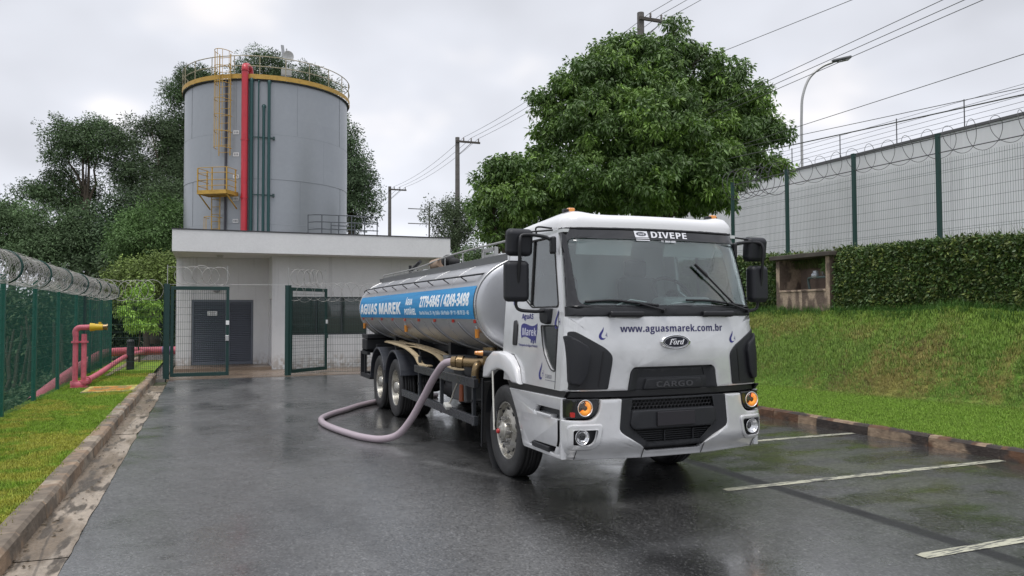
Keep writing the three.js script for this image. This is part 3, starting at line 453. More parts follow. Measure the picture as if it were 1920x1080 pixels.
{ // short run between the left fence and the gate
  const f = fenceRun('short green mesh fence between the corner post and the gate, in front of the sapling', [-3.0, ZG], [-1.06, ZG], 1, 0.1, 2.32, 2.62, M.greenDark, {});
  stuff(put('razor_wire', rings(-2.9, -1.2, 2.45, ZG, 0.27, 0.19, 0.0075), M.razor, f));
}
{ // run right of the gate, behind the truck
  const f = fenceRun('green mesh fence right of the gates, passing behind the tanker', [2.27, ZG], [9.77, ZG], 3, 0.06, 2.3, 2.42, M.greenDark, {});
  stuff(put('razor_wire', rings(2.4, 9.7, 2.42, ZG, 0.27, 0.27, 0.006), M.razor, f));
}
function rings(x0, x1, y, z, r, pitch, t) { const g = []; for (let x = x0; x <= x1; x += pitch) { const q = r * rr(0.88, 1.08), c = y + rr(-0.02, 0.03), a = rr(-0.35, 0.35), pts = []; for (let i = 0; i <= 28; i++) { const an = i / 28 * 2 * Math.PI; pts.push(V(x + Math.cos(an) * q * Math.cos(a), c + Math.sin(an) * q, z + Math.cos(an) * q * Math.sin(a))); } g.push(tubeLine(pts, t)); } return g; }
function gate(label, hx, turn, w, mirror) {
  const g = thing('mesh_gate', label, 'gate', [hx, 0, ZG], turn), H = 2.52, m = M.greenDark;
  put('hinge_post', [rbox(0.13, 2.66, 0.13, 0.006, 0, 1.30, 0)], m, g);
  const f = put('frame', [rbox(0.08, H - 0.1, 0.05, 0.004, 0.125, 1.31, 0), rbox(0.08, H - 0.1, 0.05, 0.004, w + 0.04, 1.31, 0), rbox(w, 0.1, 0.048, 0.004, 0.085 + w / 2, H, 0), rbox(w, 0.1, 0.048, 0.004, 0.085 + w / 2, 0.12, 0)], m, g);
  stuff(put('mesh_panel', [panelGeo(w - 0.1, 0, H - 0.2, 0.055, [], 0.005).translate(0.15, 0.16, 0)], m, g));
  put('lock', [rbox(0.1, 0.16, 0.07, 0.012, w + 0.03, 1.12, 0.03)], mirror ? M.steel : m, g);
  put('latch_plate', [rbox(0.09, 0.12, 0.02, 0.01, w + 0.04, 1.55, 0.04)], M.paper, g);
  for (const x of [0.0, w + 0.03]) put('spike_post', [rod([x, H, 0], [x, 3.16, 0], 0.012, 0.012, 6)], M.galv, g);
  stuff(put('razor_wire', rings(0.40, w - 0.1, 2.87, 0, 0.25, 0.235, 0.0075), M.razor, g));
  put('wire_strand', [rod([0, 2.62, 0], [w, 2.62, 0], 0.004, 0.004, 4), rod([0, 3.1, 0], [w, 3.1, 0], 0.004, 0.004, 4)], M.galv, g);
}
gate('closed left gate leaf of green mesh in front of the louvred doors', -1.0, 0, 1.52, true);
gate('right gate leaf of green mesh swung open in front of the strip window', 2.21, 42 * RAD, 1.62, false);
{ const c = tag(put('wire_strand', [rod([0.6, 2.63, ZG], [2.2, 2.63, ZG], 0.006, 0.006, 5)], M.galv), 'thin wire strand spanning the opening between the two gate leaves', 'wire'); }

// right fence on the bank
const FX = 14.0, fz0 = -2.5, fdz = 2.22;
{
  const f = fenceRun('tall green mesh fence on top of the bank behind the hedge', [FX, fz0], [FX, fz0 - fdz * 7], 7, 1.75, 4.86, 5.36, M.greenSteel, { t: 0.0042, dy: (k) => 0.02 * k, post: 0.075 });
  stuff(put('razor_wire', [helix([FX, 5.12, fz0], [FX, 5.34, fz0 - fdz * 5.9], 0.33, 0.50, 0.0065, 0.3, 24), helix([FX, 5.32, fz0 - fdz * 6.1], [FX - 0.05, 5.42, fz0 - fdz * 7.0], 0.40, 0.27, 0.009, 0.25, 24)], M.darkWire, f));
  for (const y of [4.98, 5.30]) put('wire_strand', [rod([FX, y, fz0], [FX, y + 0.14, fz0 - fdz * 7], 0.011, 0.011, 5)], M.darkWire, f);
}
// tall grey wall beyond the fence, electric fence on top
{
  const wt = dataTex(512, 256, (u, v) => { const x = u * 20, y = v * 10, a = fbm(x * 0.4, y * 0.3, 4, 0, 180), b = fbm(x * 5, y * 0.5, 3, 0, 181), k = 0.9 + 0.2 * (a - 0.5) + 0.1 * (b - 0.5); return [0.88 * k, 0.885 * k, 0.90 * k]; });
  const w = thing('boundary_wall', 'high pale grey wall of flat panels beyond the mesh fence on the right', 'wall', [26, 0, 0]), m = mat([1, 1, 1], 0.75, 0, { map: again(wt, 0.05, 0.1) });
  const H = (z) => 8.50 - 0.0 * z;
  for (let k = 0; k < 8; k++) put('wall_panel', [rbox(0.25, 10.2, 4.985, 0.012, 0, H(0) - 5.1, -0.5 - k * 5 - 2.5)], m, w);
  put('coping', [box(0.34, 0.1, 40.1, 0, H(0) + 0.05, -20.5)], mat([0.12, 0.12, 0.125], 0.8), w);
  const e = thing('electric_fence', 'thin electric fence of rods and wires along the top of the grey wall', 'fence', [26, 0, 0]);
  for (let k = 0; k < 14; k++) put('rod', [rod([0, H(0) + 0.1, -2 - k * 3], [0, H(0) + 1.15, -2 - k * 3], 0.022, 0.022, 6)], M.darkWire, e);
  for (let k = 0; k < 5; k++) put('wire', [rod([0, H(0) + 0.3 + k * 0.2, -1], [0, H(0) + 0.3 + k * 0.2, -41], 0.008, 0.008, 4)], M.darkWire, e);
}

// ───────────── street lamp, poles, cables ─────────────
{
  const l = thing('street_lamp', 'tall curved street lamp with flat grey head above the boundary wall', 'street lamp', [28, -0.26, -30.5]); l.scale.setScalar(1.146);
  const hx = [1.75, 13.05, 0.85];
  put('pole', [rod([0, 1, 0], [0, 6, 0], 0.075, 0.068, 12), tube([[0, 6, 0], [0, 10.6, 0], [0.06, 11.4, 0.03], [0.35, 12.2, 0.16], [0.85, 12.68, 0.4], [1.25, 12.86, 0.6]], 0.058, 60, 10)], M.galv, l);
  put('lamp_head', [rbox(0.85, 0.12, 0.30, 0.05, 1.58, 12.98, 0.76, 0, -0.45, 0.20)], mat([0.13, 0.135, 0.14], 0.5, 0.3), l);
  put('lamp_glass', [rbox(0.5, 0.03, 0.22, 0.01, 1.66, 12.91, 0.8, 0, -0.45, 0.20)], mat([0.4, 0.4, 0.38], 0.3), l);
}
const POLES = [[17.45, -28.6, 14.85, 'thick concrete power pole rising out of the big tree, its crossarm above the crown'], [16.0, -50.3, 13.95, 'concrete power pole with a four-pin crossarm left of the big tree'], [16.3, -72.7, 14.05, 'farthest single-crossarm power pole, small above the pump house roof'], [17.6, -2.0, 15.6, 'x']];
POLES.forEach(([x, z, h, label], i) => {
  if (i === 3) return;
  const p = thing('utility_pole', label, 'utility pole', [x, 0, z], 0, 'concrete power poles in a row'); delete p.userData.group;
  put('pole', [rod([0, 0, 0], [0, h, 0], 0.2, 0.15, 12)], M.pole, p);
  const c = put('crossarm', [box(1.75, 0.13, 0.11, 0.72, h - 0.3, 0.16)], mat([0.09, 0.08, 0.07], 0.9), p);
  put('brace', [beam([0.1, h - 1.15, 0.16], [0.95, h - 0.36, 0.16], 0.04, 0.04)], mat([0.14, 0.14, 0.14], 0.7), p);
  for (const u of [0.4, 0.95, 1.48]) put('insulator', [lathe([[0, 0], [0.055, 0], [0.03, 0.04], [0.06, 0.08], [0.03, 0.13], [0.055, 0.18], [0.02, 0.24], [0, 0.24]], 10, 'y').translate(u, h - 0.235, 0.16)], mat([0.16, 0.14, 0.13], 0.4), c);
});
{ const p = thing('utility_pole', 'tiny distant pole with three crossarms at the right end of the parapet', 'utility pole', [29.5, 0, -106]); put('pole', [rod([0, 0, 0], [0, 17.2, 0], 0.16, 0.13, 8)], M.pole, p); for (const y of [12.5, 14.6, 16.7]) put('crossarm', [box(3.2, 0.12, 0.12, -1.5, y, 0)], mat([0.2, 0.2, 0.2], 0.8), p); }
const sag = (a, b, s, n = 24) => Array.from({ length: n + 1 }, (_, i) => { const t = i / n; return V(mix(a[0], b[0], t), mix(a[1], b[1], t) - s * 4 * t * (1 - t), mix(a[2], b[2], t)); });
const NAME3 = ['leftmost', 'middle', 'rightmost'];
[0.4, 0.95, 1.48].forEach((u, k) => {
  const m = put('power_cable', [tubeLine([...sag([POLES[3][0] + u, 15.6, -2], [POLES[0][0] + u, 14.86, -28.44], 0.55), ...sag([POLES[0][0] + u, 14.86, -28.44], [POLES[1][0] + u, 13.96, -50.14], 0.35), ...sag([POLES[1][0] + u, 13.96, -50.14], [POLES[2][0] + u, 14.06, -72.54], 0.4), ...sag([POLES[2][0] + u, 14.06, -72.54], [16 + u, 13.5, -120], 0.6)], 0.013)], M.cable);
  tag(m, `${NAME3[k]} of the three top power cables resting on the pole crossarms`, 'cable');
});
{ // service cables lower down
  const rows = [[17.4, 7.75, 0, 17.4, 7.7, -60, 'lone cable crossing the open sky between the street lamp head and the wall'], [17.4, 10.3, 2, 17.4, 8.27, -62, 'first of the three close cables that pass behind the street lamp head'], [17.4, 9.96, 2, 17.4, 8.3, -62, 'second of the three close cables that pass behind the street lamp head'], [17.4, 9.74, 2, 17.4, 8.16, -62, 'third and lowest of the three close cables that pass behind the street lamp head'], [17.4, 9.7, 2, 17.42, 11.72, -28.5, 'lone cable from the big tree to the top edge, above the three close ones'], [17.4, 6.1, 2, 17.4, 8.5, -44, 'thick dark cable just above the electric fence on the wall'], [17.4, 6.1, 1.5, 17.4, 9.1, -44, 'thin cable running over the thick dark one above the wall']];
  rows.forEach((r, i) => tag(put('power_cable', [tubeLine(sag(r.slice(0, 3), r.slice(3, 6), 0.06), i === 5 ? 0.022 : 0.012)], M.cable), r[6], 'cable'));
}
{ const s = thing('sign_board', 'grey square board half hidden at the left edge of the big tree', 'sign board', [15.8, 0, -48]); put('arm', [rod([0.2, 8.0, -2.2], [2.1, 10.4, 0.02], 0.06, 0.06, 8)], M.galv, s); put('panel', [rbox(1.5, 1.55, 0.06, 0.02, 2.35, 11.1, 0.1)], mat([0.22, 0.23, 0.24], 0.6), s); }

// ───────────── tanker truck ─────────────
const TX = 4.16, TZ = -7.92;                             // under the middle of the front axle; +z is forwards
const truck = thing('tanker_truck', 'silver and white water tanker truck with a blue banner along its steel tank', 'truck', [TX, 0, TZ]);
const hwY = (y) => 1.10 - 0.068 * (y - 1.05);
const zfY = (y) => y < 1.78 ? 1.655 + 0.02 * sstep(1.0, 1.4, y) - 0.02 * sstep(1.4, 1.78, y) : 1.655 - 0.235 * ((y - 1.78) / 0.79) ** 1.15;
const CR = 0.12;
function frontZ(u, y) { const hw = hwY(y), a = Math.min(Math.abs(u), hw - 0.0005), e = Math.max(0, a - (hw - CR)); return zfY(y) - 0.135 * (a / hw) ** 2.4 - (CR - Math.sqrt(Math.max(0, CR * CR - e * e))); }
function bumpZ(u, y) { const hw = 1.125, a = Math.min(Math.abs(u), hw - 0.0005), r = 0.15, e = Math.max(0, a - (hw - r)); return 1.69 - 0.12 * (a / hw) ** 2.3 - (r - Math.sqrt(Math.max(0, r * r - e * e))) - 0.10 * sstep(0.64, 0.42, y) ** 1.5; }
const tess = (g, e) => new TessellateModifier(e, 7).modify(g.index ? NI(g) : g);
function wrap(sh, depth, zfun, off = 0, bevel = 0, edge = 0.07, cr = 0.5) {
  let g = tess(slab(sh, depth, bevel), edge); const p = g.attributes.position; for (let i = 0; i < p.count; i++) p.setZ(i, p.getZ(i) + off + zfun(p.getX(i), p.getY(i)));
  g.deleteAttribute('normal'); g.computeVertexNormals(); g = crease(g, cr); planarUV(g); g.userData.keepUV = true; return g;
}
// print: a flat film with its own canvas, laid on a surface
function canvasTex(w, h, draw) { const c = document.createElement('canvas'); c.width = w; c.height = h; const x = c.getContext('2d'); draw(x, w, h); const t = new THREE.CanvasTexture(c); t.colorSpace = THREE.SRGBColorSpace; t.magFilter = THREE.LinearFilter; return t; }
function film(u0, u1, y0, y1, nx, ny, f) {                // f(u, y) -> [x, y, z]
  const P = [], U = [], I = []; for (let j = 0; j <= ny; j++) for (let i = 0; i <= nx; i++) { P.push(...f(mix(u0, u1, i / nx), mix(y0, y1, j / ny))); U.push(i / nx, j / ny); if (i && j) { const a = (j - 1) * (nx + 1) + i - 1; I.push(a, a + 1, a + nx + 1, a + 1, a + nx + 2, a + nx + 1); } }
  const g = new THREE.BufferGeometry(); g.setAttribute('position', new THREE.Float32BufferAttribute(P, 3)); g.setAttribute('uv', new THREE.Float32BufferAttribute(U, 2)); g.setIndex(I); g.computeVertexNormals(); g.userData.keepUV = true; return g;
}
const printMat = (t, r = 0.4) => new THREE.MeshStandardMaterial({ map: t, roughness: r, transparent: true, alphaTest: 0.35, side: THREE.DoubleSide });
const NAVY = '#2b2a78';
const drop = (x, cx, cy, s, c = NAVY) => { x.save(); x.translate(cx, cy); x.scale(s, s); x.fillStyle = c; x.beginPath(); x.moveTo(12, -60); x.bezierCurveTo(2, -25, -32, -8, -30, 22); x.bezierCurveTo(-28, 52, 14, 56, 28, 28); x.bezierCurveTo(16, 40, -6, 36, -8, 16); x.bezierCurveTo(-8, -6, 18, -20, 12, -60); x.fill(); x.beginPath(); x.arc(30, 8, 4, 0, 7); x.arc(38, 22, 3, 0, 7); x.arc(36, -8, 2.5, 0, 7); x.fill(); x.restore(); };

const cab = { front: (u, y, o = 0.003) => [u, y, frontZ(u, y) + o] };
// front silver panel with the grille opening and two corner deflector recesses
{
  const e = 0.004, L = (y) => hwY(y) - e;
  const pts = [[-L(1.06), 1.06], [-0.50, 1.06], [-0.475, 1.235], [-0.44, 1.275], [0.44, 1.275], [0.475, 1.235], [0.50, 1.06], [L(1.06), 1.06], [L(1.75), 1.75], [-L(1.75), 1.75]];
  put('front_panel', wrap(shape(roundPoly(pts, [0, 0, 0.03, 0.04, 0.04, 0.03, 0, 0, 0.01, 0.01])), 0.05, frontZ, 0, 0.006, 0.05), M.silver, truck);
  // grille behind the opening
  const gr = put('grille', wrap(hole(shape([[-0.515, 1.055], [0.515, 1.055], [0.475, 1.29], [-0.475, 1.29]]), roundPoly([[-0.36, 1.175], [0.36, 1.175], [0.335, 1.255], [-0.335, 1.255]], 0.01)), 0.04, frontZ, -0.03, 0.006, 0.08), M.blackPlastic, truck);
  put('bezel', [wrap(hole(shape([[-0.50, 1.055], [0.50, 1.055], [0.462, 1.262], [-0.462, 1.262]]), [[-0.375, 1.04 + 0.02], [0.375, 1.06], [0.345, 1.25], [-0.345, 1.25]]), 0.03, (u, y) => frontZ(u, y) - 0.05 * clamp((0.5 - Math.abs(u)) / 0.13), 0.012, 0.004, 0.06)], M.blackPlastic, gr);
  const hx = (x0, x1, y0, y1, z, s) => { const o = []; for (let r = 0, y = y0; y <= y1; r++, y += s * 0.86) for (let x = x0 + (r % 2) * s / 2; x <= x1; x += s) o.push(new THREE.TorusGeometry(s * 0.5, s * 0.13, 4, 6).translate(x, y, z(x, y))); return o; };
  stuff(put('honeycomb', hx(-0.34, 0.34, 1.185, 1.25, (x, y) => frontZ(x, y) - 0.055, 0.04), M.darkPlastic, gr));
  put('grille_bar', [wrap(shape(roundPoly([[-0.335, 1.06], [0.335, 1.06], [0.305, 1.165], [-0.305, 1.165]], 0.02)), 0.05, frontZ, -0.005, 0.012, 0.09)], M.blackPlastic, gr);
  const tg = new TextGeometry('CARGO', { font, size: 0.052, depth: 0.006, curveSegments: 3 }); tg.computeBoundingBox(); const tw = tg.boundingBox.max.x; tg.scale(0.42 / tw, 1, 1); tg.translate(-0.21, 1.082, 0); { const p = tg.attributes.position; for (let i = 0; i < p.count; i++) p.setZ(i, p.getZ(i) + frontZ(p.getX(i), p.getY(i)) - 0.006); }
  put('lettering', tg, mat([0.05, 0.05, 0.055], 0.35), gr);
  put('recess', [span(-0.52, 0.52, 1.05, 1.30, 1.2, 1.5)], M.darkPlastic, gr);
  // emblem
  const em = put('emblem', [lathe([[0, 0.016], [0.85, 0.016], [0.93, 0.022], [1.0, 0.01], [1.0, -0.02]].map(([r, z]) => [r, z]), 48, 'z').scale(0.168, 0.072, 1).translate(0.0, 1.507, frontZ(0, 1.5) + 0.004)], M.chrome, truck);
  put('oval_badge', film(-0.140, 0.140, 1.507 - 0.059, 1.507 + 0.059, 1, 1, (u, y) => [u, y, frontZ(0, 1.5) + 0.0245]), printMat(canvasTex(512, 216, (x, w, h) => { x.fillStyle = '#20222c'; x.beginPath(); x.ellipse(w / 2, h / 2, w / 2 - 3, h / 2 - 3, 0, 0, 7); x.fill(); x.strokeStyle = '#d8d8de'; x.lineWidth = 6; x.beginPath(); x.ellipse(w / 2, h / 2, w / 2 - 16, h / 2 - 14, 0, 0, 7); x.stroke(); x.fillStyle = '#eeeef2'; x.font = 'italic bold 122px serif'; x.textAlign = 'center'; x.textBaseline = 'middle'; x.save(); x.translate(w / 2, h / 2); x.transform(1, 0, -0.12, 1, 0, 0); x.fillText('Ford', 0, 4); x.restore(); x.fillRect(w / 2 - 96, h / 2 - 52, 96, 9); }), 0.2), em);
  // web address and drops
  put('web_address', film(-0.585, 0.585, 1.575, 1.685, 24, 1, cab.front), printMat(canvasTex(1536, 144, (x, w, h) => { x.fillStyle = '#32305f'; x.font = 'bold 118px sans-serif'; x.textAlign = 'center'; x.textBaseline = 'middle'; const m = x.measureText('www.aguasmarek.com.br').width; x.translate(w / 2, h / 2 - 8); x.scale((w - 30) / m, 1); x.fillText('www.aguasmarek.com.br', 0, 0); })), truck);
  for (const u of [-0.745, 0.70]) put('drop_logo', film(u - 0.075, u + 0.075, u < 0 ? 1.51 : 1.46, u < 0 ? 1.67 : 1.62, 4, 2, cab.front), printMat(canvasTex(192, 208, (x) => drop(x, 90, 108, 1.45))), truck);
}
// black corner deflectors and their inner wings
for (const s of [-1, 1]) {
  const q = (a) => a.map(([u, y]) => [s * u, y]); const ord = (a) => s < 0 ? a : a.reverse();
  const d = put('corner_deflector', [wrap(shape(ord(roundPoly(q([[1.055, 1.075], [0.70, 1.075], [0.665, 1.30], [0.655, 1.385], [0.72, 1.455], [1.00, 1.615], [1.045, 1.61]]), [0.01, 0.02, 0, 0.04, 0.05, 0.05, 0.02]))), 0.05, frontZ, 0.012, 0.006, 0.05)], M.blackPlastic, truck);
  put('wing', [wrap(shape(ord(roundPoly(q([[1.06, 1.13], [0.965, 1.115], [0.915, 1.20], [0.875, 1.40], [0.895, 1.475], [1.045, 1.575], [1.065, 1.57]]), 0.03))), 0.05, frontZ, 0.05, 0.014, 0.05)], M.mirrorPlastic, d);
  put('groove', [wrap(shape(ord(q([[0.80, 1.10], [0.79, 1.10], [0.745, 1.42], [0.755, 1.43]]))), 0.01, frontZ, 0.016, 0, 0.06)], M.darkPlastic, d);
  if (s > 0) { const v = put('side_vent', [span(1.09, 1.13, 1.09, 1.60, 1.22, 1.28)], M.blackPlastic, d); for (let k = 0; k < 5; k++) put('vent_slat', [rbox(0.03, 0.07, 0.09, 0.008, 1.125, 1.15 + k * 0.095, 1.27)], k > 3 ? M.steel : M.greenSteel && M.chassis, v); }
}
// cowl below the windscreen, black border of the screen, the screen itself
const scrL = (y) => hwY(y) - 0.012;
put('cowl', [wrap(shape([[-scrL(1.752), 1.752], [scrL(1.752), 1.752], [scrL(1.84), 1.84], [-scrL(1.84), 1.84]]), 0.05, frontZ, 0.004, 0.004, 0.05)], M.blackPlastic, truck);
{
  const outer = [[-scrL(1.842) + 0.0, 1.842], [scrL(1.842), 1.842], [scrL(2.555), 2.555], [-scrL(2.555), 2.555]], inn = roundPoly([[-0.955, 1.852], [0.99, 1.852], [0.965, 2.455], [-0.965, 2.455]], [0.09, 0.05, 0.05, 0.05]);
  const ws = put('windscreen', wrap(shape(inn.map(([a, b]) => [a, b])), 0.006, frontZ, -0.012, 0, 0.09, 1.2), M.glass, truck);
  put('black_border', wrap(hole(shape(outer), inn), 0.02, frontZ, -0.002, 0, 0.06), M.frit, truck);
  put('dealer_sticker', film(-0.305, 0.335, 2.425, 2.545, 10, 1, (u, y) => [u, y, frontZ(u, y) + 0.003]), printMat(canvasTex(960, 180, (x, w, h) => { x.fillStyle = '#e9e9ee'; x.beginPath(); x.moveTo(8, 14); x.lineTo(224, 14); x.lineTo(236, 104); x.lineTo(20, 104); x.fill(); x.fillRect(26, 112, 220, 10); x.fillRect(26, 138, 224, 12); x.fillStyle = '#4a4c54'; x.beginPath(); x.ellipse(122, 58, 84, 30, 0.03, 0, 7); x.fill(); x.fillStyle = '#e9e9ee'; x.font = 'italic bold 40px serif'; x.textAlign = 'center'; x.textBaseline = 'middle'; x.fillText('Ford', 122, 58); x.font = 'bold 124px sans-serif'; x.textAlign = 'left'; const m = x.measureText('DIVEPE').width; x.save(); x.translate(268, 62); x.scale(655 / m, 1); x.fillText('DIVEPE', 0, 0); x.restore(); x.font = 'bold 40px sans-serif'; x.fillText('11  2664-6600', 440, 152); })), ws);
  // small round stickers on the inside
}
// roof
{
  const rings = [[2.557, 0.0, 0.0], [2.60, 0.0, 0.0], [2.635, 0.012, 0.008], [2.665, 0.05, 0.03], [2.685, 0.12, 0.08], [2.695, 0.3, 0.22], [2.70, 0.6, 0.55]], P = [], I = [], N = 60, out = (y, f, b) => { const hw = hwY(2.56) - f, o = []; for (let i = 0; i < N; i++) { const t = i / N; let x, z; const zb = -0.10 + b; if (t < 0.5) { const u = mix(-1, 1, t / 0.5), uu = Math.sign(u) * (1 - (1 - Math.abs(u)) ** 1.5) * hw; x = uu; z = frontZ(uu * (hwY(2.56) / hw) * 0.9995, 2.56) - b * 1.1 + 0.012; if (Math.abs(u) > 0.97) z -= 0.02; } else if (t < 0.66) { x = hw; z = mix(1.1 - b, zb, (t - 0.5) / 0.16); } else if (t < 0.84) { x = mix(hw, -hw, (t - 0.66) / 0.18); z = zb; } else { x = -hw; z = mix(zb, 1.1 - b, (t - 0.84) / 0.16); } const bump = 0.035 * Math.exp(-(((Math.abs(x) - 0.86) / 0.16) ** 2)) * sstep(0.3, 1.1, z) * sstep(2.62, 2.68, y) - 0.03 * sstep(0.5, -0.1, z) * sstep(2.60, 2.69, y); o.push([x, y + bump, z]); } return o; };
  rings.forEach(([y, f, b], k) => { out(y, f, b).forEach((p) => P.push(...p)); if (k) for (let i = 0; i < N; i++) { const j = (i + 1) % N, a = (k - 1) * N; I.push(a + i, a + j, a + N + j, a + i, a + N + j, a + N + i); } });
  const c = P.length / 3; P.push(0, 2.702, 0.6); const a = (rings.length - 1) * N; for (let i = 0; i < N; i++) I.push(a + i, a + (i + 1) % N, c);
  const g = new THREE.BufferGeometry(); g.setAttribute('position', new THREE.Float32BufferAttribute(P, 3)); g.setIndex(I); g.computeVertexNormals();
  const r = put('cab_roof', crease(g, 0.9), M.whitePaint, truck);
  put('drip_seal', [wrap(shape([[-scrL(2.556), 2.546], [scrL(2.556), 2.546], [scrL(2.557), 2.562], [-scrL(2.557), 2.562]]), 0.03, frontZ, 0.012, 0, 0.06)], M.darkPlastic, truck);
  for (const u of [-0.83, 0.86]) { const m = put('marker_lamp', [rbox(0.13, 0.035, 0.06, 0.01, u, 2.735, 1.08)], M.darkPlastic, r); put('amber_lens', [rbox(0.075, 0.045, 0.062, 0.015, u + 0.02, 2.742, 1.082)], M.amber, m); }
}
// doors and cab sides: one pressed panel each side with a window opening
for (const s of [-1, 1]) {
  const zf = (y) => frontZ(hwY(y) - 0.0006, y) + 0.002;
  const outer = [[-0.03, 1.06], [0.42, 1.06], [zf(1.06), 1.06], [zf(1.4), 1.4], [zf(1.78), 1.78], [zf(2.1), 2.1], [zf(2.35), 2.35], [zf(2.557), 2.557], [-0.10, 2.557], [-0.10, 1.22], [-0.03, 1.2]];
  const win = roundPoly([[0.24, 2.02], [0.66, 1.845], [zf(1.84) - 0.115, 1.845], [zf(2.35) - 0.13, 2.40], [zf(2.5) - 0.20, 2.485], [0.20, 2.485]], [0.05, 0.03, 0.05, 0.08, 0.06, 0.05]);
  const low = roundPoly([[0.91, 1.655], [1.285, 1.66], [1.29, 1.235], [1.19, 1.245], [1.0, 1.40]].map(([z, y]) => [z, y]), [0.03, 0.03, 0.03, 0.12, 0.12]);
  const side = (g, o = 0) => { const p = g.attributes.position; for (let i = 0; i < p.count; i++) { const z = p.getX(i), y = p.getY(i), d = p.getZ(i); p.setXYZ(i, s * (hwY(y) + d + o), y, z); } g.deleteAttribute('normal'); g = crease(g.index ? NI(g) : g, 0.5); planarUV(g); g.userData.keepUV = true; return g; };
  const dr = put('door', side(tess(slab(hole(hole(shape(outer), win), low), 0.04, 0), 0.3)), M.silver, truck);
  put('door_window', side(slab(shape(win), 0.006), -0.014), M.sideGlass, dr);
  put('window_seal', side(slab(hole(shape(win.map(([z, y]) => [0.63 + (z - 0.63) * 1.03, 2.16 + (y - 2.16) * 1.04])), win), 0.012), 0.006), M.rubber, dr);
  put('window_divider', side(slab(shape([[0.60, 1.86], [0.625, 1.86], [0.625, 2.49], [0.60, 2.49]]), 0.02), 0.0), M.rubber, dr);
  put('low_window', side(slab(shape(low), 0.01), -0.02), phys([0.012, 0.016, 0.017], 0.22, 0, {}), dr);
  put('low_window_seal', side(slab(hole(shape(low.map(([z, y]) => [1.10 + (z - 1.10) * 1.07, 1.46 + (y - 1.46) * 1.05])), low), 0.01), 0.004), M.rubber, dr);
  put('door_handle', side(slab(shape(roundPoly([[0.19, 1.44], [0.31, 1.44], [0.31, 1.67], [0.26, 1.715], [0.19, 1.70]], 0.03)), 0.03, 0.006), 0.012), M.darkPlastic, dr);
  put('door_gap', side(slab(shape([[zf(1.1) - 0.115, 1.065], [zf(1.1) - 0.103, 1.065], [zf(1.78) - 0.10, 1.80], [zf(1.78) - 0.112, 1.80]]), 0.01), 0.001), M.darkPlastic, dr);
  put('door_gap', side(slab(shape([[0.50, 1.06], [0.51, 1.06], [0.43, 1.22], [0.24, 1.345], [-0.05, 1.36], [-0.05, 1.35], [0.235, 1.335], [0.42, 1.213]].map((p) => p)), 0.01), 0.001), M.darkPlastic, dr);
  put('mirror_root', side(slab(shape(roundPoly([[0.96, 1.69], [1.15, 1.67], [1.17, 1.825], [0.94, 1.83]], [0.07, 0.05, 0.02, 0.02])), 0.06, 0.012), 0.05), M.mirrorPlastic, dr);
  if (s < 0) {
    const sf = (z0, z1, y0, y1) => film(z0, z1, y0, y1, 1, 1, (z, y) => [-(hwY(y) + 0.003), y, z]);
    put('door_print', sf(0.34, 0.86, 1.42, 1.81), printMat(canvasTex(512, 448, (x) => { x.fillStyle = NAVY; x.font = 'bold 84px sans-serif'; x.save(); x.translate(60, 100); x.scale(1.2, 1); x.fillText('AguAS', 0, 0); x.restore(); drop(x, 140, 70, 0.5); x.beginPath(); x.moveTo(60, 180); x.bezierCurveTo(150, 100, 300, 240, 470, 150); x.bezierCurveTo(480, 260, 460, 340, 420, 350); x.bezierCurveTo(300, 360, 220, 270, 80, 330); x.bezierCurveTo(50, 280, 50, 230, 60, 180); x.fill(); x.fillRect(330, 320, 26, 56); x.fillRect(380, 320, 26, 66); x.fillRect(430, 300, 24, 76); x.fillStyle = '#c9cad4'; x.font = 'bold 124px sans-serif'; x.save(); x.translate(84, 296); x.scale(0.98, 1); x.fillText('Marek', 0, 0); x.restore(); x.fillStyle = NAVY; x.font = 'bold 38px sans-serif'; x.fillText('Transporte de Água Potável', 12, 425, 490); })), dr);
    put('drop_logo', sf(1.19, 1.37, 1.60, 1.84), printMat(canvasTex(160, 208, (x) => drop(x, 80, 110, 1.5))), dr);
    put('drop_logo', sf(0.10, 0.28, 1.83, 2.05), printMat(canvasTex(160, 208, (x) => drop(x, 80, 110, 1.5))), dr);
    put('drop_logo', sf(0.90, 1.06, 1.10, 1.33), printMat(canvasTex(160, 208, (x) => drop(x, 70, 110, 1.5))), dr);
    put('door_badge', sf(1.07, 1.36, 1.115, 1.205), printMat(canvasTex(384, 108, (x, w) => { x.fillStyle = '#8d8f97'; x.font = 'bold 60px sans-serif'; x.fillText('CARGO', 8, 60, w - 16); x.fillRect(20, 78, w - 60, 8); }), 0.25), dr);
  }
}
put('cab_rear_wall', [box(2.04, 1.45, 0.04, 0, 1.85, -0.08), box(2.04, 0.05, 1.55, 0, 1.08, 0.68)], M.silver, truck);
